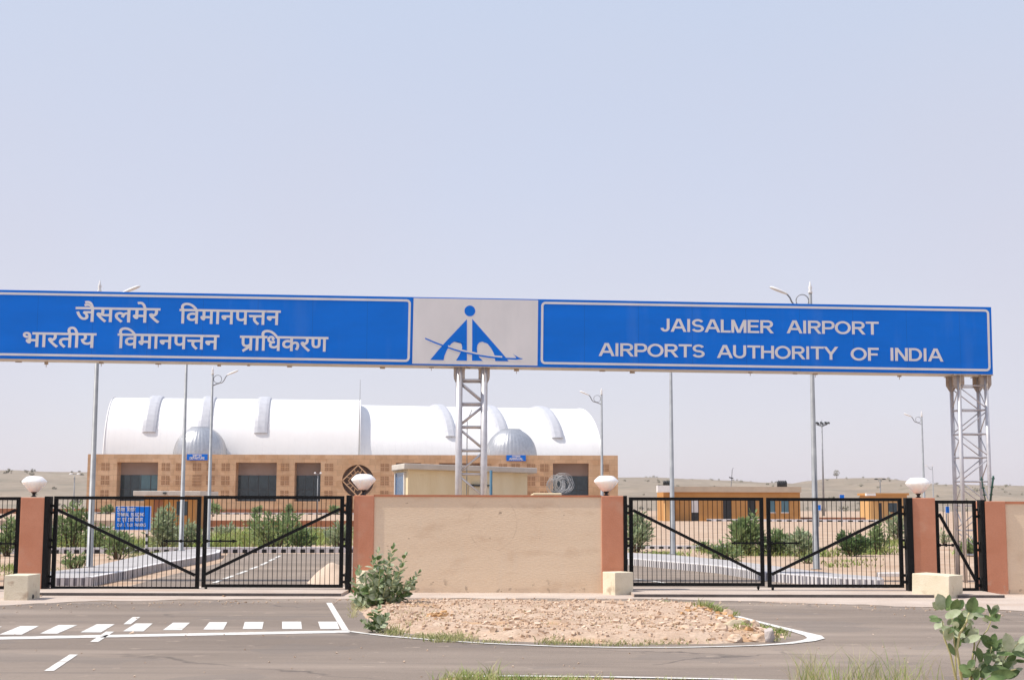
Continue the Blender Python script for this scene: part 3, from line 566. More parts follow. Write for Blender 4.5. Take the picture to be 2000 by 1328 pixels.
for a in ((1488,1253,32,19,'broad pale ochre rock at the tip of the rubble island', 3, None),
          (1503,1254,18,25,'pinkish grey upright rock at the very tip of the rubble island', 5, M['rockgrey']),
          (1434,1254,28,13,'low tan rock sunk in grass at the front edge of the island', 7, None),
          (1440,1232,48,15,'flat tan rock with a green tuft beside it on the island', 9, M['rockpale']),
          (1420,1212,22,16,'pointed orange brown rock below the bright yellow green grass clump', 11, None),
          (1408,1245,26,14,'cracked dark tan rock left of the low sunken rock', 13, None),
          (1370,1210,20,9,'small rust orange rock near the back edge of the island', 15, None),
          (1340,1243,22,11,'small pinkish rock in the middle of the rubble', 17, None),
          (1472,1231,20,14,'orange rock behind the broad pale rock at the island tip', 19, None)):
    rock(*a)

# ------------------------------------------------------------------ boundary walls and pillars
ZT = ZP(950, 967, YW)
def pillar_mb(px0, px1, yt, dz=0):
    m = MB(); m.box(XP(px0,YW,1060), XP(px1,YW,1060), YW-.03, YW+.42, -.02, ZP((px0+px1)/2, yt, YW)); return m
w = thing('boundary_wall', (XP(950,YW), YW, 0), 'long beige plastered wall between the two double gates, framed in terracotta', 'wall')
b = MB(); b.box(XP(730,YW,1060), XP(1175,YW,1060), YW, YW+.3, -.02, ZT-.03)
M['plaster_mid'] = M['plaster'].copy(); M['plaster_mid'].name = 'beige_plaster_marked'
wall_marks(M['plaster_mid'], (P(962,1022,YW).x - XP(950,YW), 0, P(962,1022,YW).z), .47)
b.build('panel', M['plaster_mid'], w)
b = MB(); b.box(XP(730,YW,967)+.002, XP(1175,YW,967)-.002, YW-.02, YW+.34, ZT-.028, ZT+.006); b.build('coping', M['coping'], w)
pillar_mb(690,730,967).build('pillar', M['terracotta'], w, bevel=.012); pillar_mb(1175,1218,968).build('pillar', M['terracotta'], w, bevel=.012)
w = thing('boundary_wall', (XP(1940,YW), YW, 0), 'beige wall with a terracotta end pillar beside the narrow pedestrian gate', 'wall')
z2 = ZP(1990,979,YW)
b = MB(); b.box(XP(1965,YW,1060), 16.0, YW, YW+.3, -.02, z2-.05); b.build('panel', M['plaster'], w)
b = MB(); b.box(XP(1965,YW,1060)+.002, 16.0, YW-.02, YW+.34, z2-.048, z2); b.build('coping', M['coping'], w)
b = MB(); b.box(XP(1922,YW,1060), XP(1965,YW,1060), YW-.05, YW+.42, -.02, z2+.003); b.build('pillar', M['terracotta'], w, bevel=.012)
tag(pillar_mb(38,87,971).build('gate_pillar', M['terracotta'], bevel=.012), 'terracotta gate pillar behind the pale block with a dark hole at its foot', 'pillar')
tag(pillar_mb(1781,1828,972).build('gate_pillar', M['terracotta'], bevel=.012), 'terracotta pillar between the wide gate and the narrow pedestrian gate', 'pillar')
tag(pillar_mb(-310,-262,971).build('gate_pillar', M['terracotta'], bevel=.012), 'terracotta gate pillar past the outermost gate leaf', 'pillar')

def gate_lamp(px, py_mid, py_base, label):
    c = P(px, py_base, YW+.19); c.x = P(px, py_mid, YW+.19).x
    t = thing('gate_lamp', c, label, 'lamp', 'white lamps on the gate pillars')
    zc = ZP(px, py_mid, YW+.19) - 0
    b = MB(); b.lathe([(0,c.z),(.055,c.z),(.055,c.z+.012),(.03,c.z+.02),(.03,zc-.20),(.045,zc-.185),(.06,zc-.165),(0,zc-.165)], (c.x,c.y,0), 12); b.build('stem', M['dark'], t)
    b = MB(); b.lathe([(.0,zc-.162),(.07,zc-.164),(.095,zc-.150),(.165,zc-.070),(.225,zc+.003),(.243,zc+.03),(.238,zc+.048),(.20,zc+.085),(.158,zc+.122),(.145,zc+.132),(.09,zc+.142),(0,zc+.145)], (c.x,c.y,0), 28)
    b.build('globe', M['globe'], t)
for a in ((67,944,970,'white faceted lamp on the pillar behind the pale block with a hole'), (710,940,967,'white faceted lamp in front of the round sandstone window'),
          (1184,943,968,'white faceted lamp on the wall pillar beside the razor wire coil'), (1793,947,972,'white faceted lamp on the pillar next to the pedestrian gate')):
    gate_lamp(*a)

# ------------------------------------------------------------------ gates
def post(px0, px1, yt, label):
    b = MB(); b.box(gx(px0), gx(px1), YG-.17, YG+.06, -.01, ZP(px0, yt, YG))
    tag(b.build('gate_post', M['black'], bevel=.006), label, 'post', 'black steel gate posts')
post(89,99,969,'black steel post carrying the gate leaf on the terracotta pillar with the holed block')
post(677,687,967,'black steel post at the pillar behind the big leafy bush')
post(1217.5,1224,968,'black steel post at the wall pillar beside the small pale block')
post(1768,1780,972,'black steel post between the wide gate and the pillar of the long pale block')
post(1912.5,1921,976,'black steel post between the pedestrian gate and the far beige wall')
def gate_leaf(x0, x1, yt, yb, hinge, label, name='gate_leaf', latch=None, ybr=(None,None), hinges=True, nb=None, cat='gate', grp='black barred gate leaves'):
    X0, X1 = gx(x0), gx(x1); z1 = ZP((x0+x1)/2, yt, YG); z0 = ZP((x0+x1)/2, yb, YG); f = .062
    t = thing(name, ((X0+X1)/2, YG, 0), label, cat, grp)
    b = MB(); fw = .075 if name == 'gate_leaf' else .065
    b.box(X0, X1, YG-.025, YG+.025, z1-f, z1); b.box(X0, X1, YG-.025, YG+.025, z0, z0+f)
    b.box(X0, X0+fw, YG-.025, YG+.025, z0+f, z1-f); b.box(X1-fw, X1, YG-.025, YG+.025, z0+f, z1-f)
    b.build('frame', M['black'], t)
    n = nb or round((X1-X0-2*fw)/.0925); p = (X1-X0-2*fw)/n; first = None
    for i in range(1, n):
        x = X0 + fw + p*i
        if first is None:
            b = MB(); b.tube([(x,YG,z0+f),(x,YG,z1-f)], .0066, 6, cap=False); first = b.build('bar', M['black'], t); fx = x
        else:
            c = first.copy(); COL.objects.link(c); c.parent = t; c.location.x = x - fx
    zt, zb = ZP(x0, ybr[0], YG), ZP(x0, ybr[1], YG)
    b = MB(); a, e = ((X0+fw, zt), (X1-fw, zb)) if hinge == 'l' else ((X0+fw, zb), (X1-fw, zt))
    b.bar((a[0],YG-.045,a[1]), (e[0],YG-.045,e[1]), .057, .03); b.build('brace', M['black'], t)
    if latch:
        la, lb, ly = latch; b = MB(); z = ZP(la, ly, YG); b.bar((gx(la),YG-.04,z), (gx(lb),YG-.04,z), .032, .025)
        for q in (.1,.5,.9): b.box(gx(la)+(gx(lb)-gx(la))*q-.015, gx(la)+(gx(lb)-gx(la))*q+.015, YG-.065, YG-.025, z-.03, z+.03)
        b.build('latch', M['black'], t)
    if hinges:
        hx = X0 if hinge == 'l' else X1; s = -1 if hinge == 'l' else 1
        for q in (.86,.49,.10):
            z = z0+(z1-z0)*q; b = MB()
            b.box(min(hx,hx+s*.06), max(hx,hx+s*.06), YG-.03, YG+.03, z+.04, z+.09); b.box(min(hx,hx+s*.06), max(hx,hx+s*.06), YG-.03, YG+.03, z-.09, z-.04)
            b.tube([(hx+s*.055,YG-.02,z-.11),(hx+s*.055,YG-.02,z+.11)], .022, 8); b.box(min(hx+s*.055,hx+s*.11), max(hx+s*.055,hx+s*.11), YG-.025, YG+.025, z-.045, z+.045)
            b.build('hinge', M['black'], t)
        if name == 'gate_leaf':
            bx = X1-.13 if hinge == 'l' else X0+.09; b = MB()
            b.tube([(bx,YG-.03,.063),(bx,YG-.03,z0+.01)], .016, 8); b.tube([(bx,YG-.03,z0-.045),(bx,YG-.03,z0+.0)], .026, 8); b.build('drop_bolt', M['black'], t)
gate_leaf(103,391,969,1151,'l','black barred gate leaf in front of the blue direction sign', latch=(320,388,1056), ybr=(995,1122))
gate_leaf(396,671,968,1147,'r','black barred gate leaf in front of the pale sand pile', latch=(399,463,1056), ybr=(993,1121))
gate_leaf(1229,1492,971,1144,'l','black barred gate leaf in front of the orange guard house', latch=(1428,1488,1060), ybr=(996,1121))
gate_leaf(1498,1763,972,1147,'r','black barred gate leaf in front of the dark round shrub', latch=(1501,1560,1060), ybr=(999,1121))
gate_leaf(1828,1908,977,1154,'r','narrow black pedestrian gate with a steep diagonal brace', name='pedestrian_gate', latch=(1831,1862,1064), ybr=(1132,1003), grp=None)
gate_leaf(-245,37,970,1150,'r','black barred gate leaf cut off by the picture edge, outermost of all', latch=(-30,36,1061), ybr=(995,1121), hinges=False)

# ------------------------------------------------------------------ concrete blocks
def block(px, py, w, d, h, rot, label, hole=False, tilt=0):
    c = G(px, py); t = MB()
    q = Matrix.Rotation(rot, 3, 'Z') @ Matrix.Rotation(tilt, 3, 'Y')
    t.frame_box(c + q @ Vector((-w/2, 0, 0)) - Vector((0,0,.02 if not tilt else .05)), q @ Vector((w,0,0)), q @ Vector((0,d,0)), q @ Vector((0,0,h+.02)))
    o = t.build('concrete_block', M['cream'], bevel=.012)
    if hole:
        r = MB(); p = c + Vector((w/2+.0015, d*.42, .055)); r.lathe([(0,.012),(.03,.01),(.042,0)], (0,0,0), 14); r.v = [Vector((v.z, v.x, v.y)) + p for v in r.v]
        r.build('socket_hole', M['dark'], o)
    return tag(o, label, 'block', 'pale concrete blocks at the gates')
block(30, 1172.5, .425, .66, .44, 0, 'pale concrete block with a dark hole low in its side', True)
block(1189, 1161.5, .43, .42, .43, R_(-60), 'small squat concrete block turned cornerwise at the end of the long beige wall')
block(1817, 1167.5, .74, .56, .46, R_(-43), 'long pale concrete block leaning beside the pedestrian gate', False, R_(2))
block(700, 1158, .40, .40, .43, R_(-50), 'pale concrete block half hidden by the big leafy bush')
for i, (px, py, r, lab) in enumerate(((66,1169,.035,'small dark stone at the foot of the block with the hole'), (79,1165,.03,'small brown stone between the holed block and the gate post'),
                                      (437,1165.5,.03,'dark pebble on the threshold of the wide gate'), (258,1239,.035,'brown clod of earth on the stop line of the crossing'))):
    b = MB(); c = G(px, py); stone(b, c + Vector((0,0,r*.4)), r, random.Random(i)); tag(b.build('stone', M['rock']), lab, 'stone')

# ------------------------------------------------------------------ gantry sign
PSI = R_(1.8)
pl = Plane(P(1000,650,31.5), (math.cos(PSI), math.sin(PSI), 0), (math.sin(PSI), -math.cos(PSI), 0))
ua, wa = pl.uw(0,700); ub, wb = pl.uw(1937,731)
tl = (wb-wa)/(ub-ua)
pl = Plane(pl.o, pl.ex + pl.ez*tl, pl.en)
W0 = (pl.uw(0,700)[1] + pl.uw(1937,731)[1])/2; W1 = (pl.uw(0,565.5)[1] + pl.uw(1937,601)[1])/2
U0 = pl.uw(-100,640)[0]; U1 = pl.uw(805,646)[0]; U2 = pl.uw(1052.5,650)[0]; U3 = pl.uw(1937,666)[0]
sg = thing('gantry_sign', pl.at((U0+U3)/2, W0), 'long blue and white overhead name sign with Hindi and English lettering on lattice towers', 'sign')
def slab(mb, u0, u1, w0, w1, e0, e1, mi=0):
    mb.frame_box(pl.at(u0,w0,e0), pl.ex*(u1-u0), pl.en*(e1-e0), pl.ez*(w1-w0), mi)
b = MB(); slab(b, U0, U3, W0-.012, W1-.01, -.60, -.006); b.build('sign_box', M['signbox'], sg)
b = MB(); slab(b, U0, U1, W0, W1, -.006, .02); b.build('panel', M['blue'], sg)
b = MB(); slab(b, U2, U3, W0, W1, -.006, .02); b.build('panel', M['blue'], sg)
b = MB(); slab(b, U1+.002, U2-.002, W0, W1, -.006, .016); ep = b.build('emblem_panel', M['blue'], sg)
b = MB(); slab(b, U1+.018, U2-.025, W0+.03, W1-.022, .016, .019); b.build('emblem_field', M['signwhite'], ep)
def ring(u0, u1, w0, w1, rad, th, e):
    def rr(i):
        r = max(rad-i, .004); pts = []
        for cx, cy, a0 in ((u1-i-r,w1-i-r,0),(u0+i+r,w1-i-r,90),(u0+i+r,w0+i+r,180),(u1-i-r,w0+i+r,270)):
            for k in range(7): a = R_(a0+15*k); pts.append((cx+r*math.cos(a), cy+r*math.sin(a)))
        return pts
    A, B = rr(0), rr(th); n = len(A); m = MB()
    m.add([pl.at(u,w,e) for u,w in A] + [pl.at(u,w,e) for u,w in B], [(i,(i+1)%n,n+(i+1)%n,n+i) for i in range(n)]); return m
ring(U0+.05, U1-.04, W0+.065, W1-.055, .10, .052, .024).build('border', M['signwhite'], sg)
ring(U2+.045, U3-.05, W0+.065, W1-.055, .10, .052, .024).build('border', M['signwhite'], sg)
def sign_line(words, em_px, name='lettering', bold=.010):
    for wd, xa, xb, yb in words:                    # word, left, right, base line height at its middle
        m = MB(); u0, u1 = pl.uw(xa,yb)[0], pl.uw(xb,yb)[0]; w0 = pl.uw((xa+xb)/2, yb)[1]
        put_word(m, pl, wd, u0, u1, w0, em_px, bold, .024)
        m.build(name, M['signwhite'], sg)
PXM = 31.5/FPX
EH = 27.5/.357*PXM
sign_line((('जैसलमेर',147,313,629), ('िवमानप2न',350,548,633)), EH, bold=.009)
sign_line((('भारतीय',44,188,678), ('िवमानप2न',229,428,681), ('#ािधकरण',468,641,685)), EH, bold=.009)
EL = 25.8*PXM
sign_line((('JAISALMER',1290,1511,649.5), ('AIRPORT',1536,1716,652.5)), EL, bold=.0)
sign_line((('AIRPORTS',1169,1376,697), ('AUTHORITY',1400,1637,701), ('OF',1661,1716,704.5), ('INDIA',1739,1842,705.5)), EL, bold=.0)
def ecr(x, y): return pl.uw(820 + x/8.7, 580 + y/8.7)
m = MB()
def eshape(pts, e, mi=0):
    q = [pl.at(*ecr(*p), e) for p in pts]
    m.add(q, [tuple(range(len(q)))], mi)
eshape([(850+92*math.cos(R_(a)), 240-92*math.sin(R_(a))) for a in range(0,360,12)], .021)
def fan(bl, e, mi=0):                               # strips between two outlines
    for (a, b_), (c, d) in zip(bl, bl[1:]): m.add([pl.at(*ecr(*p), e) for p in (a, b_, d, c)], [(0,1,2,3)], mi)
# left half: outer slope / inner edge in rising steps, the arch left open
fan([((175,1070),(405,1075)), ((243,990),(418,1005)), ((305,915),(455,915)), ((367,845),(497,842)), ((410,795),(535,795)), ((440,762),(585,763))], .021)
fan([((440,762),(800,762)), ((800,380),(800,379))], .021)
m.add([pl.at(*ecr(*p), .021) for p in ((585,763),(645,752),(690,775),(712,815),(800,815),(800,762))], [(0,1,2,3,4,5)])
fan([((712,815),(800,815)), ((720,860),(800,860)), ((707,915),(800,915)), ((665,1000),(800,1000)), ((615,1080),(800,1085))], .021)
# right half
fan([((1510,1095),(1280,1090)), ((1440,1005),(1270,1000)), ((1372,925),(1245,935)), ((1300,843),(1205,865)), ((1258,795),(1150,795)), ((1229,762),(1060,762))], .021)
fan([((1229,762),(890,762)), ((890,375),(890,374))], .021)
m.add([pl.at(*ecr(*p), .021) for p in ((1060,762),(1010,775),(980,815),(890,815),(890,762))], [(0,1,2,3,4)])
fan([((890,815),(980,815)), ((888,870),(969,870)), ((887,950),(977,950)), ((886,1030),(1012,1030)), ((885,1085),(1070,1087))], .021)
sw = [(90,705),(250,775),(390,828),(480,860),(590,898),(700,930),(800,953),(880,968),(960,986),(1050,1002),(1160,1019),(1270,1033),(1400,1044),(1500,1049),(1640,1055),(1740,1056)]
fan([((x, y-38 if 395 < x < 1450 else y-4), (x, y+4)) for x, y in sw[3:13]], .0225, 1)
fan([((x, y-13 if x > 90 else y-11), (x+2, y+13 if x < 1700 else y)) for x, y in sw], .024)
m.add([pl.at(*ecr(*p), .0245) for p in ((1580,958),(1612,990),(1680,1030),(1750,1058),(1620,1052),(1638,1030))], [(0,1,2,3,4,5)])
m.build('emblem', [M['blue'], M['signwhite']], ep)
rg = random.Random(8)
for px in (23, 77, 190, 300, 420, 480, 560, 745, 842, 915, 1010, 1180, 1240, 1470, 1560, 1600, 1770):     # small fittings under the box
    u = pl.uw(px, 712)[0]; e = rg.uniform(-.5,-.2); b = MB(); wd = rg.uniform(.05,.14); h = rg.uniform(.02,.06)
    slab(b, u-wd/2, u+wd/2, W0-.012-h, W0-.012, e-.06, e); 
    if rg.random() < .5: slab(b, u-.006, u+.006, W0-.012-h-.06, W0-.012-h, e-.035, e-.023)
    b.build('mounting_clip', M['bracket'], sg)

def tower(pxl, pxr, pyb, label, hz, leg_r, Yf=None, base=0.0):
    uL = pl.uw(pxl, pyb)[0]; uR = pl.uw(pxr, pyb)[0]
    a = pl.at(uL, W0-.012, -.06); c = pl.at(uR, W0-.012, -.06)
    bk = -pl.en*.5; a2 = a + bk; c2 = c + bk; cor = [a, c, c2, a2]
    t = thing('lattice_tower', ((a.x+c2.x)/2, (a.y+c2.y)/2, base), label, 'tower', 'lattice towers carrying the overhead sign')
    for p in cor:
        b = MB(); zt = p.z
        b.tube([(p.x,p.y,base),(p.x,p.y,zt-.02)], leg_r, 12); b.build('leg', M['silver'], t)
        b = MB()
        for dx, dy in ((1,0),(-1,0),(0,1),(0,-1)):         # flared gusset plates under the box
            n = Vector((-dy,dx,0))*.006
            pts = [p+Vector((dx*leg_r*.9,dy*leg_r*.9,-.36)), p+Vector((dx*.125,dy*.125,-.22)), p+Vector((dx*.125,dy*.125,-.004)), p+Vector((dx*leg_r*.9,dy*leg_r*.9,-.004))]
            b.add([q+n for q in pts] + [q-n for q in pts], [(0,1,2,3),(7,6,5,4),(0,4,5,1),(1,5,6,2),(2,6,7,3),(3,7,4,0)])
        b.box(p.x-.13, p.x+.13, p.y-.13, p.y+.13, p.z-.02, p.z-.002)
        b.build('bracket', M['bracket'], t)
    lev = [ZP((pxl+pxr)/2, y, a.y) for y in hz]; step = lev[0]-lev[1]
    while lev[-1] - step > .3: lev.append(lev[-1]-step)
    k = 0
    for fi in range(4):
        p, q = cor[fi], cor[(fi+1)%4]
        for z in lev:
            b = MB(); b.tube([(p.x,p.y,z),(q.x,q.y,z)], leg_r*.32, 8); b.build('strut', M['silver'], t)
        for i, (za, zb) in enumerate(zip(lev, lev[1:])):
            f = (i + (fi in (2,3)) + (1 if fi in (1,) else 0)) % 2
            s_, e_ = (p, q) if f == 0 else (q, p)
            b = MB(); b.tube([(s_.x,s_.y,za-.03),(e_.x,e_.y,zb+.03)], leg_r*.27, 8); b.build('diagonal', M['silver'], t)
    return t
tower(897,946,716,'lattice tower rising behind the long beige wall under the white emblem', (742,788,833,879), .075)
tower(1874,1927,732,'lattice tower of slim tubes beyond the pedestrian gate at the sign end', (753,800,847,893,940), .046)
tower(-98,-46,699,'lattice tower under the Hindi end of the overhead sign', (722,768,814,860), .06)

# ------------------------------------------------------------------ cabin, razor wire and posts just behind the wall
A_ = P(797,925,36.0); B_ = P(1030,925,39.8); E_ = P(774,925,37.6)
cab = thing('guard_cabin', (A_.x,A_.y,0), 'low pale yellow cabin with a flat concrete roof behind the long wall', 'cabin')
dv = (B_-A_); dv.z = 0; nb_ = Vector((-dv.y, dv.x, 0)).normalized()
if nb_.y < 0: nb_ = -nb_
C_ = P(1012,925,42.8); D_ = P(779,925,41.5)
zr0 = ZP(790,917.5,36.4)
m = MB(); m.prism([(p.x,p.y) for p in (A_,B_,C_,D_,E_)], -.02, zr0); m.build('wall', M['palewall'], cab)
cen = (A_+B_+C_+D_+E_)/5
m = MB(); m.prism([(cen.x+(p.x-cen.x)*k, cen.y+(p.y-cen.y)*k) for p, k in ((A_,1.08),(B_,1.13),(C_,1.08),(D_,1.08),(E_,1.08))], zr0+.002, zr0+.15)
m.build('roof', M['slab'], cab, bevel=.02)
ed = (E_-A_); ed.z = 0; eo = Vector((ed.y,-ed.x,0)).normalized()
if eo.x > 0: eo = -eo
z0w, z1w = .9, zr0-.06
m = MB(); o_ = Vector((A_.x,A_.y,z0w)) + ed*.22 + eo*.004; m.frame_box(o_, ed*.74, eo*.02, Vector((0,0,z1w-z0w))); wf = m.build('window', M['bluewin'], cab)
m = MB()
for q in (.18,.96): m.frame_box(Vector((A_.x,A_.y,z0w)) + ed*q + eo*.004, ed*.04, eo*.05, Vector((0,0,z1w-z0w)))
m.build('window_frame', M['white'], wf)
od = dv.normalized()
def on_cab(px, w_, z0, z1, name, mt, d=.03):
    t = (px-797)/(1030-797)*.97; p = A_ + dv*t; out = -nb_; m = MB()
    m.frame_box(Vector((p.x,p.y,z0)) + out*.003, od*w_, out*d, Vector((0,0,z1-z0))); return m.build(name, mt, cab)
on_cab(912, 1.0, .3, 2.18, 'door', M['cream']); on_cab(917, .75, 2.2, 2.24, 'door_hood', M['mullion'], .1)
p = P(959,918,29.2); m = MB(); m.tube([(p.x,p.y,0),(p.x,p.y,p.z)], .03, 10); tag(m.build('blue_post', M['bluepaint']), 'short light blue post behind the wall beside the lattice tower', 'post')
p = P(912,890,33); m = MB(); m.tube([(p.x,p.y,0),(p.x,p.y,ZP(912,822,33)),(p.x+.02,p.y,ZP(914,817,33)),(P(922,800,33).x,p.y,ZP(922,800,33))], .012, 6)
tag(m.build('aerial_rod', M['pole']), 'thin kinked aerial rod seen through the lattice tower behind the wall', 'aerial')
xw = XP(1052,30,962)
m = MB(); m.box(xw-.15, xw+.42, YW+.45, YW+7.6, -.02, ZP(1060,967.5,YW+7.6)); tag(m.build('side_wall', M['palewall'], bevel=.02), 'low pale side wall running back under the razor wire coil', 'wall')
rg = random.Random(3); pts = []; zc = ZP(1094,943,33.0)
for i in range(22*18):
    a = i/18*2*math.pi; tt = i/(22*18); r = .185 + .04*math.sin(i*.37) + .07*noise.noise(Vector((i*.06,0,0)))
    pts.append((XP(1094,31.5,943) + .06*math.sin(tt*9) + .05*noise.noise(Vector((i*.05,3,0))) + r*math.cos(a)*(.8+.25*math.sin(tt*5)), 31.0 + tt*3.2, zc - .05 + r*math.sin(a)*.95 + .06*noise.noise(Vector((i*.045,9,0)))))
m = MB(); m.tube(pts, .0055, 5); tag(m.build('razor_wire_coil', M['wire']), 'tangled grey coil of razor wire behind the long wall', 'wire coil')
for (xa,ya), (xb,yb), lab in (((1925,980),(1917,934),'thin green angled post leaning on the far beige wall'), ((1934,980),(1940,932),'thick dark post with wire stubs standing on the far beige wall')):
    p, q = P(xa,ya,YW+.2), P(xb,yb,YW+.2); m = MB(); r = .013 if xb < 1930 else .02
    m.tube([p, q, q+Vector((0,0,.03))], r, 8)
    for k in (.3,.6,.95): c = p.lerp(q,k); m.box(c.x-.03, c.x+.03, c.y-.012, c.y+.012, c.z-.012, c.z+.012)
    tag(m.build('wire_post', M['greenpost']), lab, 'post')

# ------------------------------------------------------------------ painted kerbs and pavements behind the gates
def kerb(pts, w, h, per, label, frac=.5, top=.35, dark='kerbblack'):
    """kerb along ground points; its front (towards the first side) carries black patches below a white band"""
    m = MB(); n = len(pts); P3 = [Vector((p.x,p.y,0)) for p in pts]; acc = 0
    for a, b_ in zip(P3, P3[1:]):
        t = (b_-a); L = t.length; t.normalize(); s = Vector((-t.y,t.x,0))
        m.frame_box(a - Vector((0,0,.02)), b_-a, s*w, Vector((0,0,h+.02)), 0)
        k = 0
        while k*per < L - per*frac:
            c = a + t*(k*per + (acc % per)*0) - s*.004
            m.frame_box(c + Vector((0,0,.002)), t*per*frac, s*.003, Vector((0,0,h*(1-top))), 1); k += 1
    return tag(m.build('painted_kerb', [M['kerbwhite'], M[dark]]), label, 'kerb')
kerb([G(-300,1083), G(105,1081), G(760,1079)], .3, .20, .335, 'black and white kerb running straight across behind the left pair of gate leaves')
kl = gp((30,1147),(178,1145),(248,1130),(310,1115),(384,1101),(428,1090),(432,1084))
kerb(kl, .14, .19, .16, 'curved grey striped kerb of the pavement behind the blue direction sign', .45, .10, 'kerbgrey')
m = MB(); bk = gp((425,1082),(384,1081),(293,1092),(169,1123),(100,1131),(30,1134))

def left_of(pts, w):
    o = []
    for i, p in enumerate(pts):
        t = pts[min(i+1,len(pts)-1)] - pts[max(i-1,0)]; t.z = 0; t.normalize(); o.append(p + Vector((-t.y,t.x,0))*w)
    return o
fr = left_of(kl, .135)
m.prism([(p.x,p.y) for p in fr] + [(p.x,p.y) for p in bk], -.01, .183); struct(m.build('pavement', M['paving']))
kr = gp((1130,1095),(1235,1104),(1400,1119.5),(1490,1134),(1600,1143.5),(1640,1147),(1722,1150))
kerb(kr, .14, .20, .135, 'curved striped kerb along the road behind the right pair of gate leaves', .45, .12, 'kerbgrey')
m = MB(); bk = gp((1722,1144),(1640,1137),(1590,1131),(1490,1116),(1400,1104.5),(1300,1094),(1130,1086)); fr = left_of(kr, .135)
m.prism([(p.x,p.y) for p in fr] + [(p.x,p.y) for p in bk], -.01, .19); struct(m.build('pavement', M['paving']))
kerb([G(1180,1071), G(1445,1072)], .3, .13, .36, 'low black and white kerb across the sand in front of the orange guard house')
kerb([G(-300,1034), G(225,1033)], .3, .12, .6, 'far black and white kerb beside the pale road left of the orange booth')
kerb([G(384,1033.5), G(760,1034)], .3, .16, .8, 'far black and white kerb at the foot of the lower red planter wall')
kerb([P(100,1007,186), P(700,1007,186)], .4, .22, 1.2, 'farthest black and white kerb below the terminal on the raised terrace') .location.z = .46
kerb([G(1380,1017.5), G(1720,1019)], .4, .25, 1.1, 'far black and white kerb right of the orange guard house')
ter = MB(); ter.prism([(-120,109.5),(7.6,109.5),(15.8,184),(15.8,240),(-120,240)], -.05, .46); struct(ter.build('terrace', M['sand']))
def wallthing(x0, x1, y, z0, z1, label, th=.4):
    b = MB(); b.box(x0, x1, y, y+th, z0, z1); tag(b.build('planter_wall', M['redwall']), label, 'wall')
wallthing(XP(384,108.6), XP(1192,108.6), 108.8, -.02, .50, 'lower long brick red planter wall below the sand terrace')
wallthing(-75, 16, 188.5, .44, 1.12, 'upper long brick red planter wall just below the sandstone terminal')
wallthing(XP(1562,163), XP(1690,163), 163, -.02, .42, 'low brick red planter wall right of the orange guard house')
b = MB(); c = G(640,1141); prof = []
nn = 22
vs = []; 
for j in range(nn+1):
    for i in range(nn+1):
        x = -1+2*i/nn; y = -1+2*j/nn; r = math.hypot(x,y)
        z = .44*max(0, 1-r*r)**1.2*(1+.2*noise.noise(Vector((x*2.4,y*2.4,2)))) - .03
        vs.append((c.x+.05+x*.62, c.y+.75+y*.95, z))
b.add(vs, [(j*(nn+1)+i, j*(nn+1)+i+1, (j+1)*(nn+1)+i+1, (j+1)*(nn+1)+i) for j in range(nn) for i in range(nn)], 0, True)
tag(b.build('sand_pile', M['sandpile']), 'smooth pile of pale sand on the inner road behind the gate', 'sand pile')
for i, (px, py, r, lab) in enumerate(((652,1130,.09,'brown clod on the foot of the pale sand pile'),)):
    m = MB(); cc = G(px, py); stone(m, cc+Vector((0,0,.08)), r, random.Random(2)); tag(m.build('stone', M['rubble']), lab, 'stone')
m = MB(); c = G(1742,1126); m.box(c.x-.32, c.x+.3, c.y, c.y+.2, -.01, .1); tag(m.build('kerb_stone', M['white'], bevel=.02), 'loose white kerb stone lying on the sand behind the wide gate', 'stone')

# ------------------------------------------------------------------ street lamps
def lamp_parts(t):
    H = 7.0
    b = MB(); b.tube([(0,0,0),(0,0,.02),(0,0,.021),(0,0,H-.3)], [.14,.14,.082,.040], 12); b.build('pole', M['pole'], t)
    b = MB(); b.lathe([(0,H-.31),(.05,H-.31),(.055,H-.27),(.03,H-.22),(.05,H-.17),(.028,H-.10),(.012,H-.02),(0,H)], n=10); b.build('finial', M['white'], t)
    b = MB(); zc = H-.49; b.tube([(.20+.155*math.cos(a), 0, zc+.155*math.sin(a)) for a in [2*math.pi*i/24 for i in range(25)]], .013, 6)
    b.build('ring', M['pole'], t)
    b = MB(); b.tube([(.03,0,H-.74),(.12,0,H-.70),(.25,0,H-.655),(.38,0,H-.62),(.46,0,H-.52),(.50,0,H-.42),(.57,0,H-.33),(.66,0,H-.29)], .02, 8); b.build('arm', M['pole'], t)
    b = MB(); n = 12; vs = []; st = [(.56,.03,.03),(.62,.055,.04),(.73,.08,.05),(.87,.09,.05),(.96,.065,.04),(1.0,.02,.012)]
    for i, (x, wy, wz) in enumerate(st):
        z = H-.33+(x-.56)*.40
        for j in range(n): a = 2*math.pi*j/n; vs.append((x, wy*math.cos(a), z + wz*math.sin(a)*(1 if math.sin(a) > 0 else .55)))
    b.add(vs, [(i*n+j, (i+1)*n+j, (i+1)*n+(j+1)%n, i*n+(j+1)%n) for i in range(len(st)-1) for j in range(n)], 0, True); b.build('lamp_head', M['white'], t)
first = None
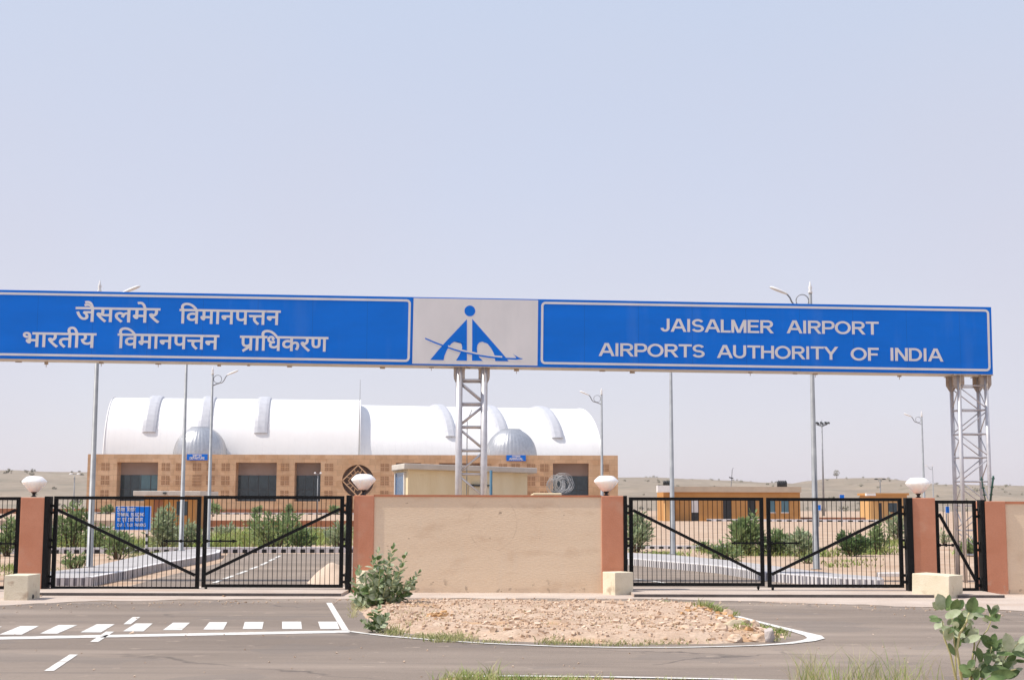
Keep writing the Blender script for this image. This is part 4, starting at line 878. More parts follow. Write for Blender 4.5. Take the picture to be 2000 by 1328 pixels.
for px, py, dist, side, z0, lab in (
        (174,1122,None,1,.18,'nearest street lamp of the far road side, its top standing above the Hindi lettering'),
        (353,1086,None,1,.18,'street lamp beside the pale shrub, its head hidden behind the blue sign panel'),
        (406,1072,None,1,0,'street lamp in front of the silver dome over the departure sign'),
        (1595,1126,None,-1,.18,'street lamp whose head shows above the English lettering'),
        (1314,1094,None,-1,.18,'street lamp standing before the end of the orange guard house, head behind the sign'),
        (1176,1020,64,-1,0,'street lamp in front of the right end of the terminal'),
        (1806,1030,79,-1,0,'street lamp behind the white lamp of the pedestrian gate pillar'),
        (1824,1000,178,-1,0,'tiny far street lamp between the pedestrian gate and the lattice tower')):
    base = G(px, py) if dist is None else Vector((XP(px, dist, 1000), dist, 0)); base.z = z0
    if first is None:
        first = t = thing('street_lamp', (0,0,0), lab, 'street lamp', 'street lamps'); lamp_parts(t); t.location = base
    else:
        t = copy_tree(first, base); t['label'] = lab
    t.rotation_euler.z = 0 if side > 0 else math.pi
def twin(px, dist, ytop, lab, glob=False):
    x = XP(px, dist, 980); z = ZP(px, ytop, dist); t = thing('twin_lamp', (x,dist,0), lab, 'street lamp'); s = dist/FPX
    b = MB(); b.tube([(x,dist,0),(x,dist,z-.1)], [1.3*s,.8*s], 8); b.build('pole', M['pole'], t)
    b = MB(); b.bar((x-6.5*s,dist,z), (x+6.5*s,dist,z), 1.0*s); b.build('arm', M['pole'], t)
    for q in (-1,1):
        b = MB(); r = 2.3*s
        if glob: b.lathe([(0,z+.5*s),(r*.7,z+.9*s),(r,z+2*s),(r*.7,z+3.6*s),(0,z+4.2*s)], (x+q*5.5*s,dist,0), 10)
        else: b.lathe([(0,z-.6*s),(r*1.9,z-.2*s),(r*1.2,z+1.6*s),(0,z+2*s)], (x+q*7.5*s,dist,0), 10)
        b.build('lamp_head', M['white'] if px < 1000 else M['dark'], t)
twin(144,110,926,'small two headed lamp against the bare hill left of the terminal')
twin(620,110,926,'two globe lamp in front of the narrow dark window of the terminal', True)
twin(1720,250,936,'small dark twin floodlight on a pole against the hill beyond the small ochre building')
x, Y = XP(1429,320,940), 320; t = thing('utility_pole', (x,Y,0), 'thin leaning far pole with a hooked top on the desert ridge above the guard house', 'pole')
m = MB(); m.tube([(XP(1427,Y,1000),Y,0),(P(1428,950,Y).x,Y,ZP(1428,950,Y)),(P(1430,918,Y).x,Y,ZP(1430,918,Y)),(P(1432,913,Y).x,Y,ZP(1432,913,Y))], .09, 6); m.build('pole', M['pole'], t)
m = MB(); a = P(1424,932,Y); m.bar(a, P(1432,934,Y), .25); m.build('cross_arm', M['dark'], t)
Y = 250; x = XP(1608.5,Y,980); zt = ZP(1608,828,Y); t = thing('floodlight_mast', (x,Y,0), 'tall floodlight mast with a crown of lights over the desert ridge', 'mast')
m = MB(); m.tube([(x,Y,0),(x,Y,zt)], [.20,.11], 10); m.build('pole', M['pole'], t)
m = MB(); m.tube([(x+.95*math.cos(a),Y+.95*math.sin(a),zt-.1) for a in [2*math.pi*i/20 for i in range(21)]], .05, 6)
for i in range(6): a = i*math.pi/3; m.bar((x,Y,zt-.5), (x+.95*math.cos(a),Y+.95*math.sin(a),zt-.1), .06)
m.tube([(x,Y,zt),(x,Y,zt+.7)], .03, 6); m.build('crown_ring', M['dark'], t); fl = None
for i in range(10):
    a = 2*math.pi*i/10; m = MB(); c = Vector((x+1.22*math.cos(a), Y+1.22*math.sin(a), zt+.08)); r = Vector((math.cos(a),math.sin(a),0)); s = Vector((-r.y,r.x,0))
    m.frame_box(c - s*.17 - r*.1, s*.34, r*.22 - Vector((0,0,.10)), Vector((0,0,.28)) + r*.1); m.build('floodlight', M['mullion'], t)

# ------------------------------------------------------------------ signs behind the gates
def board(px0, px1, y0, y1, dist, lines, label, posts, yb, name='direction_sign', poststripe=True):
    pln = Plane(P((px0+px1)/2, (y0+y1)/2, dist), (1,0,0), (0,-1,0)); u0, w1 = pln.uw(px0, y0); u1, w0 = pln.uw(px1, y1)
    t = thing(name, (pln.o.x, dist, 0), label, 'sign'); k = dist/FPX
    m = MB(); m.frame_box(pln.at(u0,w0,-.02), pln.ex*(u1-u0), pln.en*.03, pln.ez*(w1-w0)); pn = m.build('panel', M['blue'], t)
    m = MB(); e = .9*k
    for a, b_, c, d in ((u0,u1,w1-e,w1),(u0,u1,w0,w0+e),(u0,u0+e,w0+e,w1-e),(u1-e,u1,w0+e,w1-e)):
        m.add([pln.at(a,c,.013), pln.at(b_,c,.013), pln.at(b_,d,.013), pln.at(a,d,.013)], [(0,1,2,3)])
    m.build('border', M['signwhite'], pn)
    for words, em in lines:
        for wd, xa, xb, yb_ in words:
            m = MB(); put_word(m, pln, wd, pln.uw(xa,yb_)[0], pln.uw(xb,yb_)[0], pln.uw(xa,yb_)[1], em*k, .012, .014)
            m.build('lettering', M['signwhite'], pn)
    for px in posts:
        m = MB(); x = XP(px, dist, 1050); r = .035 if poststripe else .05; n = 8 if poststripe else 1
        for i in range(n):
            za, zb = w0+pln.o.z, 0; m.tube([(x,dist+.02,zb+(za-zb)*i/n),(x,dist+.02,zb+(za-zb)*(i+1)/n)], r, 8, (i % 2) if poststripe else 0, cap=False)
        m.build('sign_post', [M['kerbblack'], M['kerbwhite']] if poststripe else M['pole'], t)
    return t
board(225,294,988,1035,44.3, (((('ट@िमनल',229,244,998.5), ('िबलडंग',248,265,998.5)), 19), ((('TERMINAL',229,252,1007.5), ('BUILDING',256,283,1007.5)), 6.4),
      ((('कार',229,236,1018), ('एवं',239,247,1018), ('टकसी',250,261,1018), ('पािकग',264,279,1018)), 19), ((('CAR',229,239,1028), ('&',242,245,1028), ('TAXI',248,259,1028), ('PARKING',262,285,1028)), 6.2)),
      'blue direction sign with white Hindi and English lines on striped posts', (229.5,286), 1092)
board(1639,1650,965,979,120, (), 'small blue road sign peeping over the top bar of the wide gate', (1645,), 1010, 'road_sign', False)
board(1596,1604,985,997,120, (), 'small blue road sign low between the lamp post and the floodlight mast', (1600,), 1010, 'road_sign', False)
board(1846,1855,988,1002,100, (), 'small blue road sign seen through the pedestrian gate', (1850,), 1010, 'road_sign', False)

# ------------------------------------------------------------------ terminal building
Y0 = 195.0
def tx(px): return XP(px, Y0, 935)
def tz(py, px=690): return ZP(px, py, Y0)
ZF0, ZF1 = .40, tz(888); ZO1, ZO0 = tz(903.5), tz(979)
tb = thing('terminal_building', (tx(690), Y0, .46), 'wide sandstone terminal with white vaulted roofs and silver domes', 'building')
spans = [(170,228),(308,460),(540,575),(626,773),(822,857),(937,1080),(1150,1207)]
opens = [(228,308),(460,540),(575,626),(773,822),(857,937),(1080,1150)]
CX, CZ, CR = tx(699), tz(938.5), 31*Y0/FPX
m = MB(); D = 2.0
m.box(tx(170), tx(1207), Y0, Y0+D, ZO1, ZF1); m.box(tx(170), tx(1207), Y0, Y0+D, ZF0, ZO0)
for a, b_ in spans:
    if a == 626: continue
    m.box(tx(a), tx(b_), Y0, Y0+D, ZO0, ZO1)
xa, xb = tx(626), tx(773); N = 48              # the pier with the round opening
ang = [2*math.pi*i/N for i in range(N)]
circ = [(CX+CR*math.cos(a), CZ+CR*math.sin(a)) for a in ang]
def sq(a):
    c, s = math.cos(a), math.sin(a); k = min((((xb-CX) if c > 0 else (CX-xa))/max(abs(c),1e-6)), (((ZO1-CZ) if s > 0 else (CZ-ZO0))/max(abs(s),1e-6)))
    return (CX+c*k, CZ+s*k)
corner = [math.atan2(z-CZ, x-CX) % (2*math.pi) for x, z in ((xb,ZO1),(xa,ZO1),(xa,ZO0),(xb,ZO0))]
ang = sorted(ang + corner); n = len(ang)
ci = [(CX+CR*math.cos(a), CZ+CR*math.sin(a)) for a in ang]; oi = [sq(a) for a in ang]
m.add([(x,Y0,z) for x,z in ci] + [(x,Y0,z) for x,z in oi] + [(x,Y0+D,z) for x,z in ci], [(i,n+i,n+(i+1)%n,(i+1)%n) for i in range(n)][::1] + [(i,(i+1)%n,2*n+(i+1)%n,2*n+i) for i in range(n)])
m.box(tx(170), tx(170)+.5, Y0+D+.002, Y0+30, ZF0, ZF1-.4); m.box(tx(1207)-.5, tx(1207), Y0+D+.002, Y0+30, ZF0, ZF1-.4)
fac = m.build('facade', M['stone'], tb)
m = MB(); m.box(tx(170)+.55, tx(1207)-.55, Y0+D+.01, Y0+30, ZF1-.9, ZF1-.5); m.build('roof_deck', M['slab'], tb)
m = MB(); m.box(tx(170)+.6, tx(1207)-.6, Y0+D+.003, Y0+D+.3, ZF0, ZF1-.95); m.build('recess_wall', M['soffit'], tb)
zg = tz(928)
for i, (a, b_) in enumerate(opens):
    teal = [(a,b_,'glass')]
    if i == 0: teal = [(a,266,'glass'),(266,b_,'glassteal')]
    if i == 3: teal = [(a,b_,'glassteal')]
    wdw = None
    for p, q, mt in teal:
        m = MB(); m.box(tx(p)+.01, tx(q)-.01, Y0+D-.08, Y0+D-.02, ZO0+.02, zg); o = m.build('window', M[mt], tb); wdw = wdw or o
    m = MB(); W_ = tx(b_)-tx(a); k = max(3, round(W_/1.5))
    for j in range(k+1):
        x = tx(a)+.05+(W_-.1)*j/k; m.box(x-.04, x+.04, Y0+D-.14, Y0+D-.081, ZO0+.02, zg)
    m.box(tx(a)+.06, tx(b_)-.06, Y0+D-.145, Y0+D-.141, zg-2.0, zg-1.92)
    m.build('window_frame', M['mullion'], wdw)
m = MB()
m.lathe([(0,0),(CR*1.01,0)], n=40); m.v = [Vector((CX+v.x, Y0+.9, CZ+v.y)) for v in m.v]
rw = m.build('round_window', M['medallion'], tb)
m = MB(); r = CR*.97
cn = [(CX+r,CZ),(CX,CZ+r),(CX-r,CZ),(CX,CZ-r)]
for i in range(4):
    (ax,az),(bx,bz) = cn[i], cn[(i+1)%4]; m.bar((ax,Y0+.03,az), (bx,Y0+.03,bz), .15, .2)
    (ax,az),(bx,bz) = [(CX+(x-CX)*.62, CZ+(z-CZ)*.62) for x,z in (cn[i],cn[(i+1)%4])]; m.bar((ax,Y0+.03,az), (bx,Y0+.03,bz), .09, .16)
    for q in (.25,.5,.75):
        x, z = cn[i][0]+(cn[(i+1)%4][0]-cn[i][0])*q, cn[i][1]+(cn[(i+1)%4][1]-cn[i][1])*q
        m.bar((x,Y0+.035,z), (CX+(x-CX)*.62,Y0+.035,CZ+(z-CZ)*.62), .08, .14)
m.build('round_lattice', M['stone'], rw)
def lattice(px, rows=(0,1,2), w=10, dense=False):     # lattice screen: raised squares of darker stone, recess shade put into their colour
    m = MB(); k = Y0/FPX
    def shade_squares(x0, x1, y0, y1, nx_, ny_, gap):
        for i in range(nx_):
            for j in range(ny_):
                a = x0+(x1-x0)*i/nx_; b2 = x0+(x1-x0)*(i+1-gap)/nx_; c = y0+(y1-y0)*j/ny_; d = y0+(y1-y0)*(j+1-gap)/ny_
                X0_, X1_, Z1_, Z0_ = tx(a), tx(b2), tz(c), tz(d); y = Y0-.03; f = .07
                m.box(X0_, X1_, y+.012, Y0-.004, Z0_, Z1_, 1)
                # a cross of stone ribs in front of each dark square
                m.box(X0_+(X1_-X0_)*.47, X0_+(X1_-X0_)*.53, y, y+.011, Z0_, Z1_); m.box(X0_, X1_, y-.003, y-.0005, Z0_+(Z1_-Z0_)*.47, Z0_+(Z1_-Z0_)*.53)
    if 0 in rows: shade_squares(px-w, px+w, 905, 921, 2, 2, .2)
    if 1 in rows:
        if dense: shade_squares(px-w, px+w, 928, 951, 7, 4, .35)
        else: shade_squares(px-w, px+w, 930, 949, 2, 2, .2)
    if 2 in rows: shade_squares(px-w, px+w, 958, 974, 2, 2, .25)
    m.build('lattice_screen', [M['stone'], M['stoneshade']], tb)
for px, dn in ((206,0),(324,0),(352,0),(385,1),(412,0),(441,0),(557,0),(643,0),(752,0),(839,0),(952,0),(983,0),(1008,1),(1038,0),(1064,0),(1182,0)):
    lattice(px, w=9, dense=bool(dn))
def tsign(x0, x1, y0, y1, a, b_):
    pln = Plane(P((x0+x1)/2,(y0+y1)/2,Y0-.25), (1,0,0), (0,-1,0)); u0, w1 = pln.uw(x0,y0); u1, w0 = pln.uw(x1,y1); k = Y0/FPX
    m = MB(); m.frame_box(pln.at(u0,w0,-.2), pln.ex*(u1-u0), pln.en*.2, pln.ez*(w1-w0)); s = m.build('name_sign', M['blue'], tb)
    m = MB(); put_word(m, pln, a, u0+(u1-u0)*.28, u0+(u1-u0)*.72, w0+(w1-w0)*.58, 11*k, .02, .02); m.build('lettering', M['signwhite'], s)
    m = MB(); put_word(m, pln, b_, u0+(u1-u0)*.14, u0+(u1-u0)*.86, w0+(w1-w0)*.14, 4.6*k, .02, .02); m.build('lettering', M['signwhite'], s)
tsign(365,405,886.5,898.5,'#सथान','DEPARTURE'); tsign(989,1027,888.5,900,'आगमन','ARRIVAL')
ZB = ZF1-1.0
def vault(px0, px1, Yl, alpha, R, H, pxs, strips, zb, name='vault_roof'):
    a = Vector((math.cos(alpha), math.sin(alpha), 0)); c = Vector((-a.y, a.x, 0)); o = Vector((XP(px0,Yl,885), Yl, zb))
    d = ray(px1, 885); d = d/d.y                       # length so that the far end lands on px1
    L = (EYE.x + d.x*(o.y-EYE.y) - o.x)/(a.x - d.x*a.y)
    def pt(s, ph, k=1.0): return o + a*s + c*(R - R*k*math.cos(ph)) + Vector((0,0,H*k*math.sin(ph)))
    m = MB(); n = 40; ns = 2
    vs = [pt(L*j, math.pi*i/n) for j in (0,1) for i in range(n+1)]
    m.add(vs, [(i, n+1+i, n+2+i, i+1) for i in range(n)], 0, True)
    m.add([pt(0, math.pi*i/n) for i in range(n+1)], [tuple(range(n+1))]); m.add([pt(L, math.pi*i/n) for i in range(n+1)], [tuple(range(n+1))[::-1]])
    for s0 in (0, L-.12):                              # thin end flashing
        v2 = []
        for i in range(n+1): v2 += [pt(s0, math.pi*i/n, 1.001), pt(s0+.12, math.pi*i/n, 1.012)]
        m.add(v2, [(2*i,2*i+1,2*i+3,2*i+2) for i in range(n)])
    k = 0
    while .6+k*.9 < L:                                 # standing seams
        s = .6+k*.9; v2 = []
        for i in range(n+1): v2 += [pt(s-.015, math.pi*i/n, 1.0003), pt(s, math.pi*i/n, 1.0012), pt(s+.015, math.pi*i/n, 1.0003)]
        m.add(v2, [(3*i,3*i+1,3*i+4,3*i+3) for i in range(n)] + [(3*i+1,3*i+2,3*i+5,3*i+4) for i in range(n)]); k += 1
    v = m.build(name, M['roof'], tb)
    for px_, wpx in strips:
        best = min((abs((lambda p: 1000+FPX*p.x/p.y)(pt(L*i/400, R_(27)))-px_), L*i/400) for i in range(401))[1]
        w_ = wpx*Yl/FPX/2; m = MB(); N2 = 15
        for i in range(N2):
            p0, p1 = R_(26+(112-26)*i/N2), R_(26+(112-26)*(i+.97)/N2)
            prof = [(best-w_,1.0),(best-w_*.9,1.024),(best-w_*.5,1.034),(best+w_*.5,1.034),(best+w_*.9,1.024),(best+w_,1.0)]
            k1 = len(prof); m.add([pt(s, p0, k) for s, k in prof] + [pt(s, p1, k+.006) for s, k in prof], [(j,j+1,k1+j+1,k1+j) for j in range(k1-1)] + ([tuple(range(k1))[::-1]]))
        m.build('skylight_strip', M['skylight'], v)
    return pt, L
vault(200, 703, 199.2, R_(6), 8.3, ZP(450,778,208)-ZB, 0, ((293,27),(399,27),(511,27)), ZB)
vault(692, 1177, 203.1, R_(13), 14.0, ZP(900,792,217)-ZB, 0, ((881,22),(983,24),(1089,24)), ZB)
def dome(px, Yd, rpx, ztop):
    r = rpx*Yd/FPX; c = Vector((XP(px,Yd,885), Yd, ZB)); hz = ztop-ZB
    m = MB(); n = 120; prof = []
    for i in range(0, 23):
        ph = R_(i*90/22); prof.append((r*math.cos(ph)**.92 if i < 22 else 0, hz*.18 + hz*.82*math.sin(ph)))
    prof = [(r*.97, 0), (r, hz*.09)] + prof
    top = [(q, z) for q, z in prof if q > r*.40] + [(r*.36, hz*.985), (r*.30, hz*.975), (0, hz*.955)]
    vs = []
    for q, z in top:
        for j in range(n):
            a = 2*math.pi*j/n; k = q*(1 + (.018 if j % 3 == 0 else 0)); vs.append(c + Vector((k*math.cos(a), k*math.sin(a), z)))
    m.add(vs, [(i*n+j, i*n+(j+1)%n, (i+1)*n+(j+1)%n, (i+1)*n+j) for i in range(len(top)-1) for j in range(n)], 0, True)
    m.build('dome', M['dome'], tb)
dome(391, 199.4, 51, ZP(391,833,199.4)); dome(998, 200.0, 50, ZP(998,837,200))
x = XP(702,199,880); m = MB(); m.tube([(x,198.6,ZB),(x,198.6,ZP(702,741,198.6))], [.09,.04], 6); m.build('lightning_rod', M['pole'], tb)

# ------------------------------------------------------------------ booth and guard houses
Yb = 92.0; t = thing('ticket_booth', (XP(330,Yb),Yb,0), 'orange booth under a pale flat canopy roof behind the blue direction sign', 'booth')
def bx(p, Y): return XP(p, Y, 990)
m = MB(); m.box(bx(281,Yb), bx(381,Yb), Yb, Yb+4, -.02, ZP(330,968,Yb)-.01); m.build('wall', M['orange'], t)
m = MB(); m.box(bx(264,Yb), bx(395,Yb), Yb-.6, Yb+5, ZP(330,968,Yb-.6), ZP(330,958.5,Yb-.6)); m.build('roof', M['slab'], t, bevel=.03)
m = MB(); m.box(bx(300,Yb), bx(318,Yb), Yb-.03, Yb-.004, .05, 2.0); d = m.build('door', M['redwall'], t)
m = MB(); m.box(bx(316,Yb), bx(317,Yb), Yb-.07, Yb-.032, 1.0, 1.1); m.build('handle', M['dark'], d)
m = MB(); m.box(bx(345,Yb), bx(366,Yb), Yb-.03, Yb-.004, 1.0, 1.9); m.build('window', M['glass'], t)
m = MB(); c = P(322,963,Yb-.62); m.box(c.x-.10, c.x+.10, Yb-.75, Yb-.602, c.z-.05, c.z+.06); m.build('floodlight', M['mullion'], t)
M['sandroof'] = mat('sand_coloured_roof', (.50,.40,.30), .9, var=.08, scale=.8)
Yg = 160.0; t = thing('guard_house', (bx(1430,Yg),Yg,0), 'long orange guard house with dark doorways and black tanks on its roof', 'building')
zt = ZP(1430,961,Yg)
m = MB()
segs = [(1296,1310,0),(1310,1324,.0),(1324,1350,0),(1365,1412,0),(1429,1434,0),(1434,1460,0),(1476,1563,0)]
x0_, x1_ = bx(1296,Yg), bx(1563,Yg)
for a, b_, s_ in segs: m.box(bx(a,Yg), bx(b_,Yg), Yg, Yg+.4, -.02, 2.6)
m.box(x0_, x1_, Yg, Yg+.4, 2.602, zt); m.box(x0_, x0_+.4, Yg+.402, Yg+7, -.02, zt); m.box(x1_-.4, x1_, Yg+.402, Yg+7, -.02, zt)
m.build('wall', M['orange'], t)
m = MB(); m.box(x0_+.41, x1_-.41, Yg+2.0, Yg+2.3, -.02, zt-.05); m.build('inner_wall', M['soffit'], t)
m = MB(); m.box(bx(1296,Yg), bx(1311,Yg), Yg-1.2, Yg-.01, -.02, 2.55); m.build('porch_pier', M['ochre'], t, bevel=.03)
m = MB(); m.box(bx(1305,Yg), bx(1565,Yg), Yg-.25, Yg+7.4, zt+.002, zt+.62); m.build('roof', M['sandroof'], t)
m = MB(); m.box(bx(1284,Yg-1.2), bx(1313,Yg-1.2), Yg-1.6, Yg-.27, ZP(1298,961,Yg-1.2), ZP(1298,948,Yg-1.2)); m.build('canopy', M['white'], t)
for a, b_, z0_, z1_ in ((1350,1365,0,.95),): 
    m = MB(); m.box(bx(a,Yg)+.01, bx(b_,Yg)-.01, Yg+.05, Yg+.1, z0_, z1_); m.build('door', M['dark'], t)
m = MB(); m.box(bx(1351,Yg), bx(1364,Yg), Yg+.06, Yg+.09, .96, 2.58); m.build('door_light', M['signwhite'], t)
for a, b_ in ((1412,1429),(1460,1476)):
    m = MB(); m.box(bx(a,Yg)+.01, bx(b_,Yg)-.01, Yg+.05, Yg+.1, -.02, 2.58); m.build('doorway', M['dark'], t)
for a, b_ in ((1500,1514),(1526,1540)):
    m = MB(); m.box(bx(a,Yg), bx(b_,Yg), Yg-.03, Yg-.004, 1.0, 2.3); wv = m.build('window', M['glassteal'], t)
    m = MB(); m.box(bx(a,Yg)-.06, bx(b_,Yg)+.06, Yg-.08, Yg-.032, 2.3, 2.38); m.box(bx(a,Yg)-.06, bx(b_,Yg)+.06, Yg-.08, Yg-.032, .92, 1.0); m.build('window_frame', M['signwhite'], wv)
for px, k in ((1305,3),(1528,4)):
    for i in range(k):
        c = Vector((bx(px-6+i*4.2,Yg+4), Yg+4, zt+.30 + (.45 if px < 1400 else 0))); r = .21
        if px < 1400: c.z = ZP(px, 947.5, Yg+4)
        else: c.z = zt+.622
        m = MB(); hh = .55 if px < 1400 else .8
        m.lathe([(0,0),(r,0),(r,hh*.7),(r*.6,hh*.9),(r*.25,hh*.92),(r*.25,hh),(0,hh)], c, 12); m.build('water_tank', M['dark'], t)
Yk = 170.0; t = thing('guard_kiosk', (bx(1730,Yk),Yk,0), 'small ochre kiosk with a white parapet beside the gate pillar', 'building')
m = MB(); m.box(bx(1700,Yk), bx(1772,Yk), Yk, Yk+5, -.02, ZP(1730,967,Yk)); m.build('wall', M['ochre'], t)
m = MB(); m.box(bx(1696,Yk), bx(1775,Yk), Yk-.3, Yk+5.3, ZP(1730,967,Yk)+.002, ZP(1730,963.5,Yk)+.05); m.build('roof', M['orange'], t)
m = MB(); m.box(bx(1689,Yk), bx(1707,Yk), Yk-1, Yk-.31, ZP(1700,968,Yk-1), ZP(1700,963,Yk-1)); m.build('canopy', M['white'], t)
m = MB(); m.box(bx(1716,Yk), bx(1722,Yk), Yk-.03, Yk-.004, .0, 2.1); m.build('door', M['dark'], t)
m = MB(); m.box(bx(1735,Yk), bx(1752,Yk), Yk-.03, Yk-.004, 1.0, 2.1); m.build('window', M['glass'], t)

# ------------------------------------------------------------------ hills
ridge = [(-2500,925),(-900,921),(-500,916),(-200,919),(0,919.5),(60,918),(130,921),(220,922),(400,924),(700,925),(1000,928),(1200,932),(1260,932),(1330,935),(1400,937.5),(1470,942),(1540,944.5),(1575,938),(1610,934),(1660,933),(1690,940),(1715,944.5),(1800,945.5),(1880,947),(2000,949),(2300,946),(2900,950),(4600,952)]
YH = 900.0
def ridge_z(px):
    for (a, ya), (b_, yb) in zip(ridge, ridge[1:]):
        if px <= b_:
            q = (px-a)/(b_-a); q = q*q*(3-2*q); return ZP(px, ya+(yb-ya)*q, YH)
    return 12
def hill_z(x, y):
    k = max(0, min(1, (y-470)/(YH-470))); k = k*k*(3-2*k)
    if y > YH: k = max(0, 1-(y-YH)/900)
    px = 1000 + FPX*x/YH*1.0
    n_ = noise.noise(Vector((x*.012,y*.012,0)))*1.6 + noise.noise(Vector((x*.035,y*.035,4)))*.8 + noise.noise(Vector((x*.1,y*.1,9)))*.25
    return k*ridge_z(px) + n_*min(1, k*2.2)*(.22 if abs(y-YH) < 70 else 1) - .3
m = MB(); nx, ny = 330, 46; X0_, X1_, Y0_, Y1_ = -760, 900, 455, 1500
gyv = [Y0_ + (Y1_-Y0_)*(j/ny)**1.25 for j in range(ny+1)]
m.add([(X0_+(X1_-X0_)*i/nx, gyv[j], hill_z(X0_+(X1_-X0_)*i/nx, gyv[j])) for j in range(ny+1) for i in range(nx+1)],
      [(j*(nx+1)+i, j*(nx+1)+i+1, (j+1)*(nx+1)+i+1, (j+1)*(nx+1)+i) for j in range(ny) for i in range(nx)], 0, True)
struct(m.build('hills', M['hill']))
rg = random.Random(12); m = MB()
def leafball(mb, c, rx, rz, n, s, rng, mi=0):
    for _ in range(n):
        while True:
            p = Vector((rng.uniform(-1,1), rng.uniform(-1,1), rng.uniform(-1,1)))
            if p.length < 1: break
        p = Vector((p.x*rx, p.y*rx, p.z*rz)) + c
        a = Vector((rng.gauss(0,1),rng.gauss(0,1),rng.gauss(0,1))).normalized(); b2 = a.orthogonal().normalized()
        mb.add([p-a*s, p+b2*s*.5, p+a*s, p-b2*s*.5], [(0,1,2,3)], mi)
k = 0
while k < 340:
    x = rg.uniform(-700,750); y = rg.uniform(470,930)
    if abs(x)/y > .42: continue
    r = rg.uniform(.35,1.0)*(1.6 if rg.random() < .10 else 1); leafball(m, Vector((x,y,hill_z(x,y)+r*.55)), r*1.2, r*.8, 30, .45*r, rg); k += 1
tag(m.build('scrub', M['scrub'], kind='stuff'), 'grey green thorn scrub dotted over the desert hills', 'scrub')
for px, hh, lab in ((1634,16,'bare grey thorn tree standing on the top of the right hand hill'),):
    y = YH-8; x = XP(px,y,935); z = hill_z(x,y); t = thing('thorn_tree', (x,y,z), lab, 'tree'); m = MB()
    m.tube([(x,y,z-.5),(x+.2,y,z+1.5),(x,y,z+3)], [.25,.18,.1], 6); m.build('trunk', M['wood'], t)
    m = MB(); leafball(m, Vector((x,y,z+3.4)), 2.2, 2.0, 110, .5, rg); m.build('crown', M['scrub'], t)

# ------------------------------------------------------------------ shrubs behind the gates
def leaf_quad(mb, p, d, up, L, wd, fold=.15, mi=0):
    d = d.normalized(); s = d.cross(up)
    s = s.normalized() if s.length > 1e-4 else d.orthogonal().normalized()
    nrm = s.cross(d)
    mb.add([p, p+d*L*.5+s*wd*.5+nrm*fold*wd, p+d*L, p+d*L*.5-s*wd*.5+nrm*fold*wd], [(0,1,2),(0,2,3)], mi)
def shrub(px0, px1, py0, py1, label, mt, n=500, leaf=.13, seed=1, shape=1.0, stems=5, lift=0.0, name='shrub', cat='shrub', z0=0.0, dist=None):
    pxm = (px0+px1)/2; base = G(pxm, py1, z0) if dist is None else Vector((XP(pxm,dist,980),dist,z0)); Y = base.y; k = Y/FPX
    rx = (px1-px0)/2*k; h = (py1-py0)*k; rg = random.Random(seed); t = thing(name, base, label, cat, 'shrubs beyond the gates' if name == 'shrub' else None)
    b = MB(); m = MB(); ns = max(7, int(stems*2.2)); lines = []
    for i in range(ns):
        a = 6.28*i/ns + rg.uniform(-.5,.5); q = rg.random()**.55; r = rx*q*rg.uniform(.75,1.08); zz = h*(1-.5*q*q)*rg.uniform(.72,1.08)
        s0 = base + Vector((math.cos(a)*.22*rx*q, math.sin(a)*.2*rx*q, -.03)); tip = base + Vector((math.cos(a)*r, math.sin(a)*r*.8, zz)); mid = s0.lerp(tip, .5) + Vector((0,0,h*.05))
        b.tube([s0, mid, tip], [.018*max(1,h), .012*max(1,h), .004], 5); lines.append((s0, mid, tip, .5+.5*q))
    b.build('stem', M['wood'], t)
    for i in range(n):
        s0, mid, tip, wgt = rg.choice(lines); q = rg.uniform(.12, 1.04)**.8; p = (s0.lerp(mid, q*2) if q < .5 else mid.lerp(tip, q*2-1))
        sp_ = (.05 + .17*max(0, 1-q)**.6)*min(rx*1.3, h)*1.2; o = Vector((rg.gauss(0,1), rg.gauss(0,1), rg.gauss(0,.6))); p = p + o*sp_*.75
        if p.z < base.z+.02: p.z = base.z + rg.uniform(.02,.2)*h
        d = (o*.8 + (tip-mid).normalized()*rg.uniform(.2,1.4) + Vector((0,0,rg.uniform(-.2,.5)))).normalized()
        leaf_quad(m, p, d, Vector((rg.gauss(0,.7), rg.gauss(0,.7), 1)), leaf*rg.uniform(.55,1.35), leaf*.40*rg.uniform(.7,1.3))
    m.build('foliage', mt, t)
S, SP, SD = M['shrub'], M['shrubpale'], M['shrubdark']
